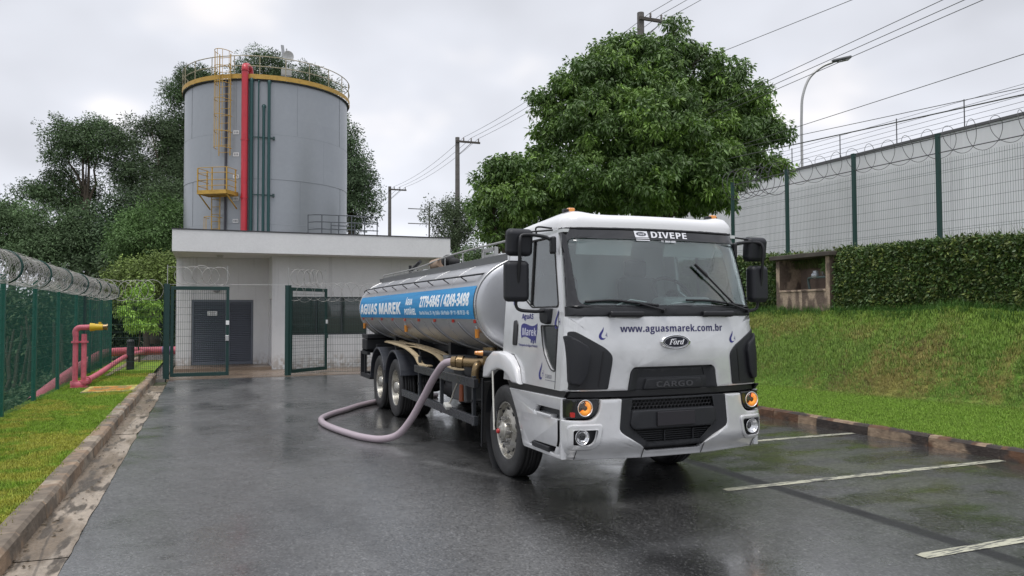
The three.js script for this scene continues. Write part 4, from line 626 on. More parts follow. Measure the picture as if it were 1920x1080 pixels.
// inside the cab
{
  put('cab_interior', [box(2.0, 1.40, 0.02, 0, 1.86, -0.04), box(2.0, 0.03, 1.4, 0, 2.53, 0.6)], M.cabinLight, truck);
  const db = put('dashboard', [rbox(1.95, 0.34, 0.42, 0.08, 0, 1.66, 1.13), rbox(0.62, 0.16, 0.28, 0.07, 0.5, 1.86, 1.05)], M.cabin, truck);
  put('paper', [box(0.30, 0.006, 0.2, -0.28, 1.865, 1.32, -0.35, 0.5, 0.1)], M.paper, db);
  put('paper', [box(0.26, 0.006, 0.16, 0.35, 1.86, 1.28, -0.3, -0.3, 0)], M.paper, db);
  for (const u of [-0.52, 0.52]) { const st = put('seat', [rbox(0.5, 0.72, 0.16, 0.07, u, 1.82, 0.16, -0.14), rbox(0.5, 0.16, 0.5, 0.06, u, 1.42, 0.42)], M.cabinDark, truck); put('headrest', [rbox(0.28, 0.20, 0.11, 0.05, u, 2.27, 0.08)], M.cabinDark, st); }
  const sw = put('steering_wheel', [new THREE.TorusGeometry(0.22, 0.018, 8, 36).rotateX(-0.75).translate(0.52, 1.98, 0.84), rod([0.52, 1.97, 0.85], [0.52, 1.75, 1.05], 0.035)], M.darkPlastic, truck); put('hub', [ball(0.07, 0.52, 1.975, 0.845, 1, 0.6, 1)], M.darkPlastic, sw);
  for (const u of [-0.5, 0.5]) put('sun_visor', [rbox(0.62, 0.16, 0.02, 0.01, u, 2.40, 1.2, 0.35)], M.cabinLight, truck);
}
// wipers and front grab handles
for (const [u, d] of [[-0.12, -1], [0.93, -1]]) {
  const y0 = 1.80, f = (x, y, o) => [x, y, frontZ(x, y) + o];
  const w = put('wiper', [rod(f(u + 0.02, y0, 0.03), f(u - 0.30, 1.875, 0.035), 0.011, 0.008, 6), rod(f(u, y0, 0.0), f(u, y0, 0.05), 0.02, 0.02, 8)], M.darkPlastic, truck);
  put('blade', [tube([f(u - 0.78, 1.895 - (u > 0 ? 0.0 : 0.015), 0.016), f(u - 0.52, 1.893, 0.02), f(u - 0.28, 1.87, 0.02), f(u - 0.05, 1.85, 0.016)], 0.011, 24, 6)], M.darkPlastic, w);
}
{ const f = (x, y, o) => [x, y, frontZ(x, y) + o]; const w = put('wiper', [rod(f(0.75, 1.86, 0.02), f(0.36, 2.20, 0.03), 0.01, 0.009, 6)], M.darkPlastic, truck); put('blade', [rod(f(0.45, 2.12, 0.025), f(0.32, 2.235, 0.025), 0.017, 0.014, 6)], M.darkPlastic, w); }
for (const u of [-0.52, 0.50]) put('grab_handle', [rbox(0.36, 0.055, 0.06, 0.02, u, 1.772, frontZ(u, 1.77) + 0.035), rbox(0.05, 0.05, 0.08, 0.01, u - 0.14, 1.765, frontZ(u, 1.77)), rbox(0.05, 0.05, 0.08, 0.01, u + 0.14, 1.765, frontZ(u, 1.77))], M.darkPlastic, truck);
// mirrors
for (const s of [-1, 1]) {
  const cx = s * (s < 0 ? 1.375 : 1.43), mz = s < 0 ? 1.03 : 1.12;
  const lo = put('mirror', [rbox(0.245, 0.375, 0.13, 0.05, cx, 2.075, mz, 0, s * 0.12, 0, 5)], M.mirrorPlastic, truck);
  put('mirror_glass', [rbox(0.20, 0.32, 0.01, 0.004, cx, 2.075, mz - 0.066, 0, s * 0.12)], M.chrome, lo);
  const up = put('mirror', [rbox(0.265, 0.25, 0.13, 0.05, cx - s * 0.03, 2.43, mz, 0.12, s * 0.05, 0, 5)], M.mirrorPlastic, truck);
  put('mirror_glass', [rbox(0.2, 0.19, 0.01, 0.004, cx - s * 0.03, 2.43, mz - 0.068, 0.12, s * 0.05)], M.chrome, up);
  const ex = s * 1.045;
  put('mirror_arm', [tube([[ex, 2.43, 1.19], [s * 1.12, 2.475, 1.16], [cx - s * 0.02, 2.485, mz + 0.085], [cx, 2.44, mz + 0.10], [cx, 2.28, mz + 0.09], [cx, 2.0, mz + 0.04]], 0.017, 40, 8), tube([[cx, 1.96, mz], [cx - s * 0.01, 1.83, mz], [s * 1.22, 1.80, mz + 0.02], [s * 1.06, 1.805, 1.06]], 0.016, 30, 8), rbox(0.05, 0.16, 0.08, 0.02, s * 1.06, 2.40, 1.20)], M.darkPlastic, truck);
  put('mirror_stay', [tube([[s * 1.03, 2.52, 0.75], [s * 1.12, 2.585, 0.95], [s * 1.05, 2.56, 1.15]], 0.009, 20, 6), rod([s * 1.05, 2.54, 1.18], [cx - s * 0.1, 2.525, mz + 0.03], 0.009)], M.darkPlastic, truck);
}
// the cab above the window line is a little taller than drawn
truck.traverse((o) => { if (!o.isMesh) return; const p = o.geometry.attributes.position; for (let i = 0; i < p.count; i++) if (p.getY(i) > 1.78) p.setY(i, 1.78 + (p.getY(i) - 1.78) * 1.062); });
// bumper
{
  const H = 1.118, y0 = 0.43, y1 = 1.0;
  const body = shape(roundPoly([[-H, y0 + 0.0], [-0.33, y0 - 0.015], [0.33, y0 - 0.015], [H, y0], [H, 0.80], [0.865, 0.80], [0.80, 0.86], [0.78, 0.985], [0.575, 0.985], [0.60, 0.70], [0.56, 0.66], [0.34, 0.53], [0.30, 0.485], [-0.30, 0.485], [-0.34, 0.53], [-0.56, 0.66], [-0.60, 0.70], [-0.575, 0.985], [-0.78, 0.985], [-0.80, 0.86], [-0.865, 0.80], [-H, 0.80]], [0.05, 0, 0, 0.05, 0, 0.05, 0.05, 0.01, 0.01, 0.04, 0.03, 0.02, 0.02, 0.02, 0.02, 0.03, 0.04, 0.01, 0.01, 0.05, 0.05, 0]));
  for (const s of [-1, 1]) hole(body, roundPoly([[1.055, 0.725], [0.80, 0.725], [0.83, 0.60], [0.88, 0.555], [1.055, 0.56]].map(([u, y]) => [s * u, y]), 0.035));
  const b = put('bumper', wrap(body, 0.06, bumpZ, 0, 0.012, 0.045, 0.6), M.silver, truck);
  for (const s of [-1, 1]) {
    // raised lip round the fog lamp, fog lamp, headlamp
    const o = (a) => s < 0 ? a : a.slice().reverse(), q = (a) => a.map(([u, y]) => [s * u, y]);
    put('lamp_lip', [wrap(hole(shape(o(roundPoly(q([[1.085, 0.765], [0.76, 0.765], [0.80, 0.575], [0.86, 0.52], [1.085, 0.525]]), 0.05))), roundPoly(q([[1.055, 0.725], [0.80, 0.725], [0.83, 0.60], [0.88, 0.555], [1.055, 0.56]]), 0.035)), 0.03, bumpZ, 0.016, 0.012, 0.05)], M.silver, b);
    put('fog_recess', [wrap(shape(o(roundPoly(q([[1.065, 0.735], [0.79, 0.735], [0.82, 0.59], [0.87, 0.545], [1.065, 0.55]]), 0.03))), 0.03, bumpZ, -0.05, 0, 0.08)], M.blackPlastic, b);
    const lu = s * 0.955, z0 = bumpZ(lu, 0.64);
    const fl = put('fog_lamp', [lathe([[0.072, 0.03], [0.066, 0.034], [0.06, 0.02], [0.045, 0.0], [0.0, -0.02]], 28, 'z').translate(lu, 0.645, z0 - 0.045)], M.chrome, b);
    put('fog_lens', [ball(0.062, lu, 0.645, z0 - 0.03, 1, 1, 0.35, 22)], M.lens, fl);
    put('headlamp_housing', [wrap(shape(o(roundPoly(q([[1.10, 0.815], [0.875, 0.815], [0.815, 0.875], [0.79, 0.995], [1.10, 0.995]]), [0.02, 0.05, 0.04, 0.02, 0.02]))), 0.05, bumpZ, -0.012, 0.006, 0.05)], M.frit, b);
    const hu = s * 0.935, hz = bumpZ(hu, 0.91), hy = 0.912;
    const hl = put('headlamp', [lathe([[0.078, 0.012], [0.070, 0.018], [0.064, 0.0], [0.05, -0.02], [0.0, -0.035]], 30, 'z').translate(hu, hy, hz - 0.008)], M.chrome, b);
    const rg = new THREE.TorusGeometry(0.043, 0.020, 10, 30, 4.0).rotateZ(-2.55).scale(1, 1, 0.55).translate(hu, hy, hz + 0.0); const am = mat([0.85, 0.33, 0.04], 0.3); am.emissive.setRGB(1.0, 0.36, 0.04); am.emissiveIntensity = 0.34; put('indicator_lamp', [rg], am, hl);
    put('headlamp_lens', [ball(0.07, hu, hy, hz - 0.002, 1, 1, 0.45, 24)], M.lens, hl);
    const pl = new THREE.PointLight(new THREE.Color(1, 0.42, 0.06), 0.004, 6, 2); pl.position.set(TX + hu, hy, TZ + hz + 0.10); pl.shadow.radius = 3; pl.castShadow = true; scene.add(pl);
    put('side_reflector', [wrap(shape(o(roundPoly(q([[1.06, 0.83], [1.025, 0.83], [1.025, 0.875], [1.06, 0.875]]), 0.01))), 0.01, bumpZ, 0.002, 0, 0.05)], M.red, b);
    put('bumper_seam', [wrap(shape([[s * 0.335, y0 - 0.01], [s * 0.335 + 0.006, y0 - 0.01], [s * 0.335 + 0.006, 0.53], [s * 0.335, 0.53]]), 0.005, bumpZ, 0.0015, 0, 0.2)], M.darkPlastic, b);
    put('bumper_seam', [wrap(shape([[s * 1.0, y0], [s * 1.0 + 0.005, y0], [s * 1.0 + 0.005, 0.52], [s * 1.0, 0.52]]), 0.005, bumpZ, 0.0015, 0, 0.2)], M.darkPlastic, b);
  }
  // black centre of the bumper
  const fr = [[0.585, 0.985], [0.615, 0.70], [0.575, 0.65], [0.345, 0.52], [-0.345, 0.52], [-0.575, 0.65], [-0.615, 0.70], [-0.585, 0.985]];
  const inn = [[0.455, 0.985 - 0.012], [0.49, 0.73], [0.45, 0.69], [0.30, 0.565], [-0.30, 0.565], [-0.45, 0.69], [-0.49, 0.73], [-0.455, 0.973]];
  const lg = put('lower_grille', [wrap(hole(shape(fr), inn), 0.06, (u, y) => bumpZ(u, 0.8) - 0.045 * clamp(1 - (Math.hypot(Math.max(0, Math.abs(u) - 0.44), 0) / 0.14)), -0.006, 0.006, 0.06)], M.blackPlastic, truck);
  const hx = []; for (let r = 0, y = 0.885; y <= 0.965; r++, y += 0.0345) for (let x = -0.44 + (r % 2) * 0.02; x <= 0.44; x += 0.04) hx.push(new THREE.TorusGeometry(0.02, 0.0055, 4, 6).translate(x, y, bumpZ(x, 0.8) - 0.07));
  stuff(put('honeycomb', hx, M.darkPlastic, lg));
  put('centre_bar', [wrap(shape(roundPoly([[-0.485, 0.735], [-0.44, 0.69], [0.44, 0.69], [0.485, 0.735], [0.46, 0.875], [-0.46, 0.875]], 0.03)), 0.06, bumpZ, -0.02, 0.016, 0.09)], M.blackPlastic, lg);
  put('plate', [rbox(0.42, 0.135, 0.012, 0.006, 0.0, 0.785, bumpZ(0, 0.8) - 0.008)], mat([0.018, 0.016, 0.02], 0.5), lg);
  const sl = []; for (let k = 0; k < 6; k++) sl.push(box(0.85 - k * 0.045, 0.008, 0.03, 0, 0.665 - k * 0.02, bumpZ(0, 0.8) - 0.09)); stuff(put('grille_slat', sl, M.chassis, lg));
  put('grille_post', [box(0.012, 0.12, 0.02, -0.1, 0.61, bumpZ(0, 0.8) - 0.07), box(0.012, 0.12, 0.02, 0.22, 0.61, bumpZ(0, 0.8) - 0.07)], M.chassis, lg);
  put('recess', [span(-0.6, 0.6, 0.47, 1.0, 1.2, 1.5)], M.darkPlastic, lg);
  put('gap_strip', [wrap(shape([[-1.06, 1.0], [1.06, 1.0], [1.06, 1.055], [-1.06, 1.055]]), 0.1, frontZ, -0.03, 0, 0.06)], M.darkPlastic, truck);
  put('tow_bracket', [rbox(0.5, 0.05, 0.15, 0.01, 0.0, 0.45, 1.45)], M.chassis, lg);
}
// bumper skirt with steps, wheel arch, in front of and over each front wheel
for (const s of [-1, 1]) {
  const X = 1.118, sd = (g, o = 0, k = 0) => { const p = g.attributes.position; for (let i = 0; i < p.count; i++) { const z = p.getX(i), y = p.getY(i), d = p.getZ(i); p.setXYZ(i, s * (X + d + o), y, z); } g.deleteAttribute('normal'); g = crease(g.index ? NI(g) : g, 0.5); return g; };
  const zc = bumpZ(X - 0.003, 0.8) + 0.004;
  const sk = hole(hole(shape(roundPoly([[zc, 0.435], [zc, 1.0], [0.18, 0.985], [0.26, 0.90], [0.40, 0.72], [0.52, 0.52], [0.56, 0.42]], [0, 0, 0.02, 0, 0.05, 0.05, 0.05])), roundPoly([[zc - 0.03, 0.80], [zc - 0.03, 0.885], [0.92, 0.88], [0.86, 0.82], [0.92, 0.795]], 0.02)), roundPoly([[zc - 0.03, 0.47], [zc - 0.03, 0.535], [0.86, 0.52], [0.74, 0.475]], 0.01));
  const k = put('bumper_skirt', sd(slab(sk, 0.05, 0.01)), M.silver, truck);
  put('step', sd(slab(shape([[zc, 0.78], [zc, 0.90], [0.82, 0.89], [0.80, 0.79]]), 0.02), -0.07), M.blackPlastic, k);
  put('step_tread', [rbox(0.12, 0.03, 0.32, 0.01, s * (X - 0.05), 0.805, 1.09)], M.silver, k);
  put('step', [rbox(0.1, 0.05, 0.4, 0.008, s * (X - 0.035), 0.49, 1.03)], M.blackPlastic, k);
  put('gap_panel', sd(slab(shape([[zc, 1.0], [zc + 0.06, 1.06], [0.05, 1.06], [0.12, 0.99]]), 0.03), -0.03), M.darkPlastic, truck);
  // fender: broad white arch
  const arc = []; for (let i = 0; i <= 16; i++) { const a = mix(0.19, 2.36, i / 16); arc.push([Math.cos(a) * (0.60 + 0.03 * Math.sin(a)), 0.50 + Math.sin(a) * 0.66]); }
  const oa = []; for (let i = 0; i <= 16; i++) { const a = mix(2.36, 0.64, i / 16); oa.push([Math.cos(a) * 0.78 + 0.02, 0.50 + Math.sin(a) * 0.87]); }
  const fsh = shape([[0.30, 1.045], ...[[0.26, 1.075], [0.17, 1.12], [0.05, 1.155], [-0.12, 1.165], [-0.28, 1.13], [-0.44, 1.05]], [-0.60, 1.03].map((v) => v), [-0.575, 1.17], [-0.46, 1.28], [-0.28, 1.355], [-0.06, 1.365], [0.15, 1.345], [0.32, 1.285], [0.43, 1.20], [0.51, 1.045]]);
  const f = put('fender', sd(slab(fsh, 0.5, 0.035, 3), 0.035), M.whitePaint, truck);
  put('arch_liner', [new THREE.CylinderGeometry(0.66, 0.66, 0.42, 30, 1, true, Math.PI * 0.5, Math.PI).rotateZ(Math.PI / 2).rotateX(Math.PI * 0.0).translate(s * 0.88, 0.52, 0)], M.chassis, f);
  put('marker_lamp', [rod([s * 1.06, 1.315, -0.42], [s * 1.20, 1.325, -0.44], 0.036, 0.034, 12)], M.darkPlastic, f); put('marker_lens', [rod([s * 1.20, 1.325, -0.44], [s * 1.29, 1.33, -0.46], 0.033, 0.02, 12)], M.amber, f);
}
put('cab_floor', [span(-0.95, 0.95, 0.72, 1.05, 0.55, 1.45), span(-0.6, 0.6, 0.72, 1.2, -0.6, 0.6), span(-0.95, 0.95, 0.5, 1.0, 1.05, 1.3)], M.chassis, truck);

// wheels
const tyreProf = [[0.315, -0.115], [0.33, -0.128], [0.40, -0.142], [0.46, -0.138], [0.492, -0.118], [0.5, -0.10], [0.502, -0.075], [0.49, -0.072], [0.49, -0.06], [0.503, -0.057], [0.504, -0.025], [0.492, -0.022], [0.492, -0.01], [0.504, -0.007], [0.504, 0.007], [0.492, 0.01], [0.492, 0.022], [0.504, 0.025], [0.503, 0.057], [0.49, 0.06], [0.49, 0.072], [0.502, 0.075], [0.5, 0.10], [0.492, 0.118], [0.46, 0.138], [0.40, 0.142], [0.33, 0.128], [0.315, 0.115]];
const tyreG = planarUV(NI(lathe(tyreProf, 56))); tyreG.userData.keepUV = true;
const rimF = [lathe([[0.318, -0.10], [0.318, 0.112], [0.305, 0.116], [0.296, 0.105], [0.292, 0.06], [0.275, 0.05], [0.25, 0.075], [0.19, 0.112], [0.165, 0.115], [0.16, 0.105], [0.0, 0.105]], 48)];
const rimR = [lathe([[0.318, -0.10], [0.318, 0.112], [0.305, 0.116], [0.296, 0.10], [0.285, -0.02], [0.26, -0.04], [0.20, -0.055], [0.165, -0.05], [0.16, -0.06], [0.0, -0.06]], 48)];
const holeG = (r, x, tilt) => Array.from({ length: 10 }, (_, i) => { const a = i / 10 * 2 * Math.PI; return new THREE.CylinderGeometry(0.026, 0.026, 0.012, 12).rotateZ(Math.PI / 2 - tilt).rotateX(0).translate(x, r, 0).rotateX(a); });
function wheel(s, z, front, x) {
  const w = new THREE.Group(); w.name = 'wheel'; w.position.set(s * x, 0.497, z); w.rotation.y = s < 0 ? Math.PI : 0; truck.add(w);
  put('tyre', tyreG, M.tyre, w); put('rim', front ? rimF : rimR, M.rim, w);
  stuff(put('hand_hole', holeG(0.232, front ? 0.088 : -0.042, front ? 0.55 : -0.12), M.darkPlastic, w));
  const nx = front ? 0.115 : -0.05; stuff(put('wheel_nut', Array.from({ length: 10 }, (_, i) => { const a = (i + 0.5) / 10 * 2 * Math.PI; return rod([nx, Math.cos(a) * 0.14, Math.sin(a) * 0.14], [nx + 0.045, Math.cos(a) * 0.14, Math.sin(a) * 0.14], 0.017, 0.015, 6); }), M.steel, w));
  put('hub', front ? [lathe([[0.112, 0.10], [0.105, 0.16], [0.085, 0.175], [0.06, 0.18], [0.05, 0.20], [0, 0.205]], 28)] : [lathe([[0.125, -0.06], [0.12, 0.07], [0.10, 0.09], [0.09, 0.13], [0, 0.135]], 28)], M.rim, w);
  return w;
}
for (const s of [-1, 1]) {
  const fw = wheel(s, 0, true, 0.965);
  if (s < 0) { put('hub_light', [ball(0.03, 0.215, 0.0, 0.0, 0.7, 1, 1)], M.red, fw); put('air_line', [tube([[0.21, 0.0, 0.02], [0.25, 0.06, -0.01], [0.24, 0.15, -0.03], [0.19, 0.21, 0.08], [0.13, 0.23, 0.12]], 0.008, 24, 6)], M.darkPlastic, fw); }
  for (const z of [-5.33, -6.63]) { wheel(s, z, false, 0.965); const inner = wheel(s, z, false, 0.66); inner.children.slice(2).forEach((c) => inner.remove(c)); }
}
put('air_hose', [tube([[-1.14, 1.13, -0.27], [-1.16, 0.9, -0.2], [-1.19, 0.62, -0.1], [-1.2, 0.5, -0.06]], 0.011, 20, 6)], mat([0.55, 0.54, 0.5], 0.5), truck);
put('mud_flap', [rbox(0.42, 0.72, 0.015, 0.004, -0.92, 0.62, -0.66), rbox(0.42, 0.72, 0.015, 0.004, 0.92, 0.62, -0.66)], M.rubber, truck);
put('flap_rail', [rod([-1.13, 1.02, -0.64], [-1.135, 0.22, -0.66], 0.012)], M.chassis, truck);
// frame, axles, tanks under the frame
for (const s of [-1, 1]) put('frame_rail', [rbox(0.09, 0.27, 9.9, 0.01, s * 0.42, 0.86, -3.6)], M.chassis, truck);
put('subframe', [rbox(0.1, 0.16, 8.0, 0.01, -0.45, 1.09, -4.7), rbox(0.1, 0.16, 8.0, 0.01, 0.45, 1.09, -4.7), ...[-1.2, -2.6, -4.2, -5.9, -7.6, -8.4].map((z) => rbox(1.9, 0.10, 0.10, 0.01, 0, 1.12, z))], M.chassis, truck);
for (const z of [0, -5.33, -6.63]) put('axle', [rod([-0.8, 0.5, z], [0.8, 0.5, z], 0.085, 0.085, 12), ball(0.24, 0, 0.5, z, 1, 1, 0.9)], M.chassis, truck);
put('fuel_tank', [rbox(0.62, 0.5, 1.5, 0.06, 0.72, 0.68, -1.9)], M.steel, truck);
put('battery_box', [rbox(0.5, 0.36, 0.62, 0.03, -0.62, 0.74, -2.4)], mat([0.13, 0.135, 0.14], 0.5, 0.3), truck);
put('air_tank', [rod([-0.55, 0.62, -3.9], [-0.55, 0.62, -3.0], 0.14, 0.14, 20)], M.chassis, truck);
put('tool_box', [rbox(0.36, 0.30, 0.55, 0.015, -0.72, 1.02, -2.78)], mat([0.20, 0.21, 0.22], 0.55, 0.4), truck);
put('underframe_box', [rbox(0.9, 0.34, 1.8, 0.02, 0, 0.78, -3.6)], M.chassis, truck);  // plain dark box between the frame rails
// side guard
for (const s of [-1, 1]) {
  const X = s * 1.10;
  const g = put('side_guard', [rbox(0.05, 0.11, 2.9, 0.006, X, 0.93, -2.42)], M.guard, truck);
  put('guard_bar', [rbox(0.05, 0.11, 3.75, 0.006, X, 0.475, -2.83)], M.guard, g);
  for (const z of [-1.15, -2.55, -3.75]) put('guard_post', [rbox(0.045, z < -3 ? 0.72 : 0.62, 0.06, 0.006, X + s * -0.035, z < -3 ? 0.76 : 0.7, z)], M.guard, g);
  for (const y of [0.93, 0.475]) put('end_cap', [rbox(0.056, 0.112, 0.012, 0.004, X, y, -0.962)], M.blackPlastic, g);
  put('bracket', [rod([X, 0.7, -1.15], [X * 0.5, 0.7, -1.15], 0.02), rod([X, 0.7, -3.75], [X * 0.5, 0.7, -3.75], 0.02)], M.chassis, g);
}
put('wheel_chock', [rbox(0.09, 0.06, 0.16, 0.02, -1.13, 0.54, -2.05, 0.3)], mat([0.5, 0.5, 0.47], 0.6), truck);
put('drain_hose', [tube([[-1.0, 0.86, -2.0], [-1.05, 0.74, -2.02], [-1.08, 0.62, -2.05], [-1.12, 0.55, -2.06]], 0.012, 20, 6)], mat([0.35, 0.34, 0.3], 0.6), truck);
put('amber_bottle', [rod([-1.0, 0.62, -1.85], [-1.0, 0.84, -1.85], 0.035, 0.028, 10)], mat([0.28, 0.08, 0.035], 0.45), truck);
// rear mudguards and rear frame
for (const s of [-1, 1]) for (const z of [-5.33, -6.63]) {
  const pr = []; for (let i = 0; i <= 18; i++) { const a = mix(0.05, 2.75, i / 18); pr.push([Math.cos(a), Math.sin(a)]); }
  const sh = shape([...pr.map(([c, q]) => [c * 0.655, 0.5 + q * 0.655]), ...pr.slice().reverse().map(([c, q]) => [c * 0.615, 0.5 + q * 0.615])]);
  const g = slab(sh, 0.62, 0.008).rotateY(Math.PI / 2); put('rear_mudguard', [s < 0 ? g.translate(-1.13 + 0.62, 0, z) : g.translate(1.13, 0, z)], mat([0.03, 0.034, 0.044], 0.4, 0.1), truck);
}
{
  const z = -8.4, b = put('rear_frame', [beam([-1.08, 0.52, z], [1.08, 0.52, z], 0.1, 0.1), beam([-1.08, 1.0, z], [1.08, 1.0, z], 0.08, 0.08), beam([-1.08, 0.52, z], [-1.08, 1.0, z], 0.07, 0.07), beam([1.08, 0.52, z], [1.08, 1.0, z], 0.07, 0.07), beam([-1.08, 0.52, z], [-1.08, 0.52, z + 1.0], 0.08, 0.08), beam([-1.08, 0.98, z], [-1.08, 0.98, z + 0.7], 0.06, 0.06), beam([-1.08, 0.56, z + 0.35], [-1.08, 0.98, z + 0.35], 0.05, 0.05)], M.chassis, truck);
  put('rear_box', [rbox(0.5, 0.22, 0.5, 0.02, -0.86, 1.16, z + 0.35), rbox(0.4, 0.08, 0.6, 0.01, -0.9, 1.32, z + 0.35)], M.chassis, b);
}
// tank
{
  const a = 1.125, bt = 0.66, cy = 1.88, n = 2.25, z0 = -0.93, z1 = -8.45;
  const sec = (th, k = 1, dy = 0) => { const c = Math.cos(th), s = Math.sin(th); return [Math.sign(c) * Math.abs(c) ** (2 / n) * a * k, cy + dy + Math.sign(s) * Math.abs(s) ** (2 / n) * bt * k]; };
  const N = 72, zs = [[z0 + 0.10, 0.02], [z0 + 0.09, 0.4], [z0 + 0.06, 0.75], [z0 + 0.035, 0.92], [z0 + 0.012, 0.985], [z0, 1], [z1, 1], [z1 - 0.01, 0.985], [z1 - 0.04, 0.9], [z1 - 0.08, 0.5], [z1 - 0.09, 0.02]];
  const grid = []; for (let i = 0; i < zs.length; i++) { if (i === 6) for (let q = 1; q < 30; q++) grid.push([mix(z0, z1, q / 30), 1 + 0.0022 * (vnoise(q * 0.7, 2, 0, 9) - 0.5)]); grid.push(zs[i]); }
  const P = [], I = []; grid.forEach(([z, k], j) => { for (let i = 0; i < N; i++) { const [x, y] = sec(i / N * 2 * Math.PI, k); P.push(x, y, z); if (j) { const p = (j - 1) * N + i, q = (j - 1) * N + (i + 1) % N; I.push(p, q, q + N, p, q + N, p + N); } } });
  const g = new THREE.BufferGeometry(); g.setAttribute('position', new THREE.Float32BufferAttribute(P, 3)); g.setIndex(I); g.computeVertexNormals();
  const t = put('tank', crease(g, 0.5), M.aluminium, truck);
  const ring = (z, k, r) => tube(Array.from({ length: 60 }, (_, i) => { const [x, y] = sec(i / 60 * 2 * Math.PI, k); return [x, y, z]; }), r, 120, 6, true);
  put('end_rim', [ring(z0 + 0.005, 1.0, 0.016), ring(z1 - 0.005, 1.0, 0.016)], M.steel, t);
  const seam = []; for (let k = 1; k < 6; k++) seam.push(ring(mix(z0, z1, k / 6), 1.0, 0.0045)); stuff(put('weld_seam', seam, M.steel, t));
  // lower saddle ribs
  for (let k = 0; k < 6; k++) { const z = -1.5 - k * 1.25, q = []; for (const s of [-1, 1]) { const pts = []; for (let i = 0; i <= 12; i++) { const th = (s < 0 ? Math.PI : 0) + (s < 0 ? 1 : -1) * mix(0.28, 1.25, i / 12), [x, y] = sec(th, 1.0); pts.push([x, y, z + 0.55 * (i / 12) - 0.2]); } q.push(tube(pts, 0.022, 24, 5)); } put('saddle_rib', q, mat([0.2, 0.2, 0.21], 0.5, 0.6), t); }
  put('cradle', [...[-1.4, -3.2, -5.0, -6.8, -8.2].map((z) => span(-0.75, 0.75, 1.12, 1.36, z - 0.06, z + 0.06)), span(-0.5, 0.5, 1.1, 1.26, -8.3, -1.1)], M.chassis, t);
  // banner
  const TH = (y) => { const q = clamp((y - cy) / bt, -1, 1), sn = Math.sign(q) * Math.abs(q) ** (n / 2); return Math.asin(sn); };
  for (const s of [-1, 1]) {
    const f = (o) => (z, y) => { const th = TH(y), [x] = sec(th, 1); return [s * (x + o + 0.004 * fbm(z * 2.0, y * 6, 3, 0, 190)), y, z]; };
    const bt2 = canvasTex(2048, 128 * 2, (x, w, h) => {
      x.fillStyle = '#0a8ac6'; x.fillRect(0, 0, w, h);
      for (let k = 0; k < 22; k++) { x.fillStyle = k % 3 ? 'rgba(30,140,195,0.20)' : 'rgba(3,88,145,0.22)'; x.beginPath(); x.moveTo(0, k * 13 - 10); for (let i = 0; i <= 24; i++) x.lineTo(i * w / 24, k * 13 - 10 + 14 * Math.sin(i * 0.7 + k * 1.9)); x.lineTo(w, k * 13 + 4); for (let i = 24; i >= 0; i--) x.lineTo(i * w / 24, k * 13 + 3 + 12 * Math.sin(i * 0.8 + k * 1.3)); x.fill(); }
      x.fillStyle = '#f2f4f6'; x.textBaseline = 'alphabetic'; const tx = (s2, X, Y, W2, px, st = 'bold') => { x.font = `${st} ${px}px sans-serif`; const m = x.measureText(s2).width; x.save(); x.translate(X, Y); x.scale(W2 / m, 1); x.fillText(s2, 0, 0); if (px > 60) { x.strokeStyle = '#f2f4f6'; x.lineWidth = px * 0.045; x.lineJoin = 'round'; x.strokeText(s2, 0, 0); } x.restore(); };
      const E = (z) => (z - z1) / (z0 - z1) * w; const W0 = s < 0 ? (v) => v : (v) => v;
      tx('AGUAS MAREK', 20, 214, 980, 170); tx('ÁGUA', 1100, 124, 120, 82); tx('POTÁVEL', 1080, 222, 205, 80);
      tx('2779-6845 / 4249-3498', 1345, 150, 655, 138); tx('Rua Rui Paiva, 33 - Pq. Itália - São Paulo - SP  11 - 98 70 33 - 45', 1345, 222, 655, 46);
    });
    const g2 = film(s < 0 ? z1 + 0.02 : z0 - 0.02, s < 0 ? z0 - 0.06 : z1 + 0.06, 1.715, 2.125, 60, 8, f(0.004));
    const bm = new THREE.MeshPhysicalMaterial({ map: bt2, roughness: 0.5, clearcoat: 0.12, clearcoatRoughness: 0.2, side: THREE.DoubleSide }); put('banner', g2, bm, t);
    // reflectors, amber side lamps
    for (let k = 0; k < 9; k++) { const z = mix(z0 - 0.08, z1 + 0.25, k / 8), y = 1.685, [x] = sec(TH(y), 1); put('reflector', [rbox(0.012, 0.045, 0.09, 0.004, s * (x + 0.006), y, z)], M.red, t); }
    for (const z of [-1.08, -4.72, -8.35]) { const y = 1.55, [x] = sec(TH(y), 1); const m = put('side_lamp', [rbox(0.07, 0.045, 0.05, 0.01, s * (x + 0.02), y + 0.055, z)], M.steel, t); put('amber_lens', [rod([s * (x + 0.03), y + 0.04, z], [s * (x + 0.03), y - 0.07, z], 0.033, 0.028, 12)], M.amber, m); }
    // hose rail along the shoulder
    const y = 2.215, [xr] = sec(TH(y), 1); const hr = put('side_rail', [tube([[s * (xr - 0.13), 2.19 + 0.1, z0 - 0.10], [s * (xr + 0.05), y + 0.05, z0 - 0.34], [s * (xr + 0.06), y + 0.05, z0 - 0.6], [s * (xr + 0.06), y + 0.05, z1 + 0.3], [s * (xr + 0.03), y + 0.02, z1 + 0.05]], 0.011, 80, 6)], M.chassis, t);
    for (let k = 0; k < 9; k++) { const z = mix(z0 - 0.75, z1 + 0.4, k / 8); put('rail_bracket', [rod([s * (xr + 0.06), y + 0.05, z], [s * (xr + 0.0), y - 0.02, z + 0.12], 0.009, 0.009, 5)], M.chassis, hr); }
    // coaming beside the walkway, handrail on top
    put('coaming', [box(0.02, 0.12, 7.75, s * 0.66, 2.475, (z0 + z1) / 2 + 0.0, 0, 0, s * -0.25)], M.coaming, t);
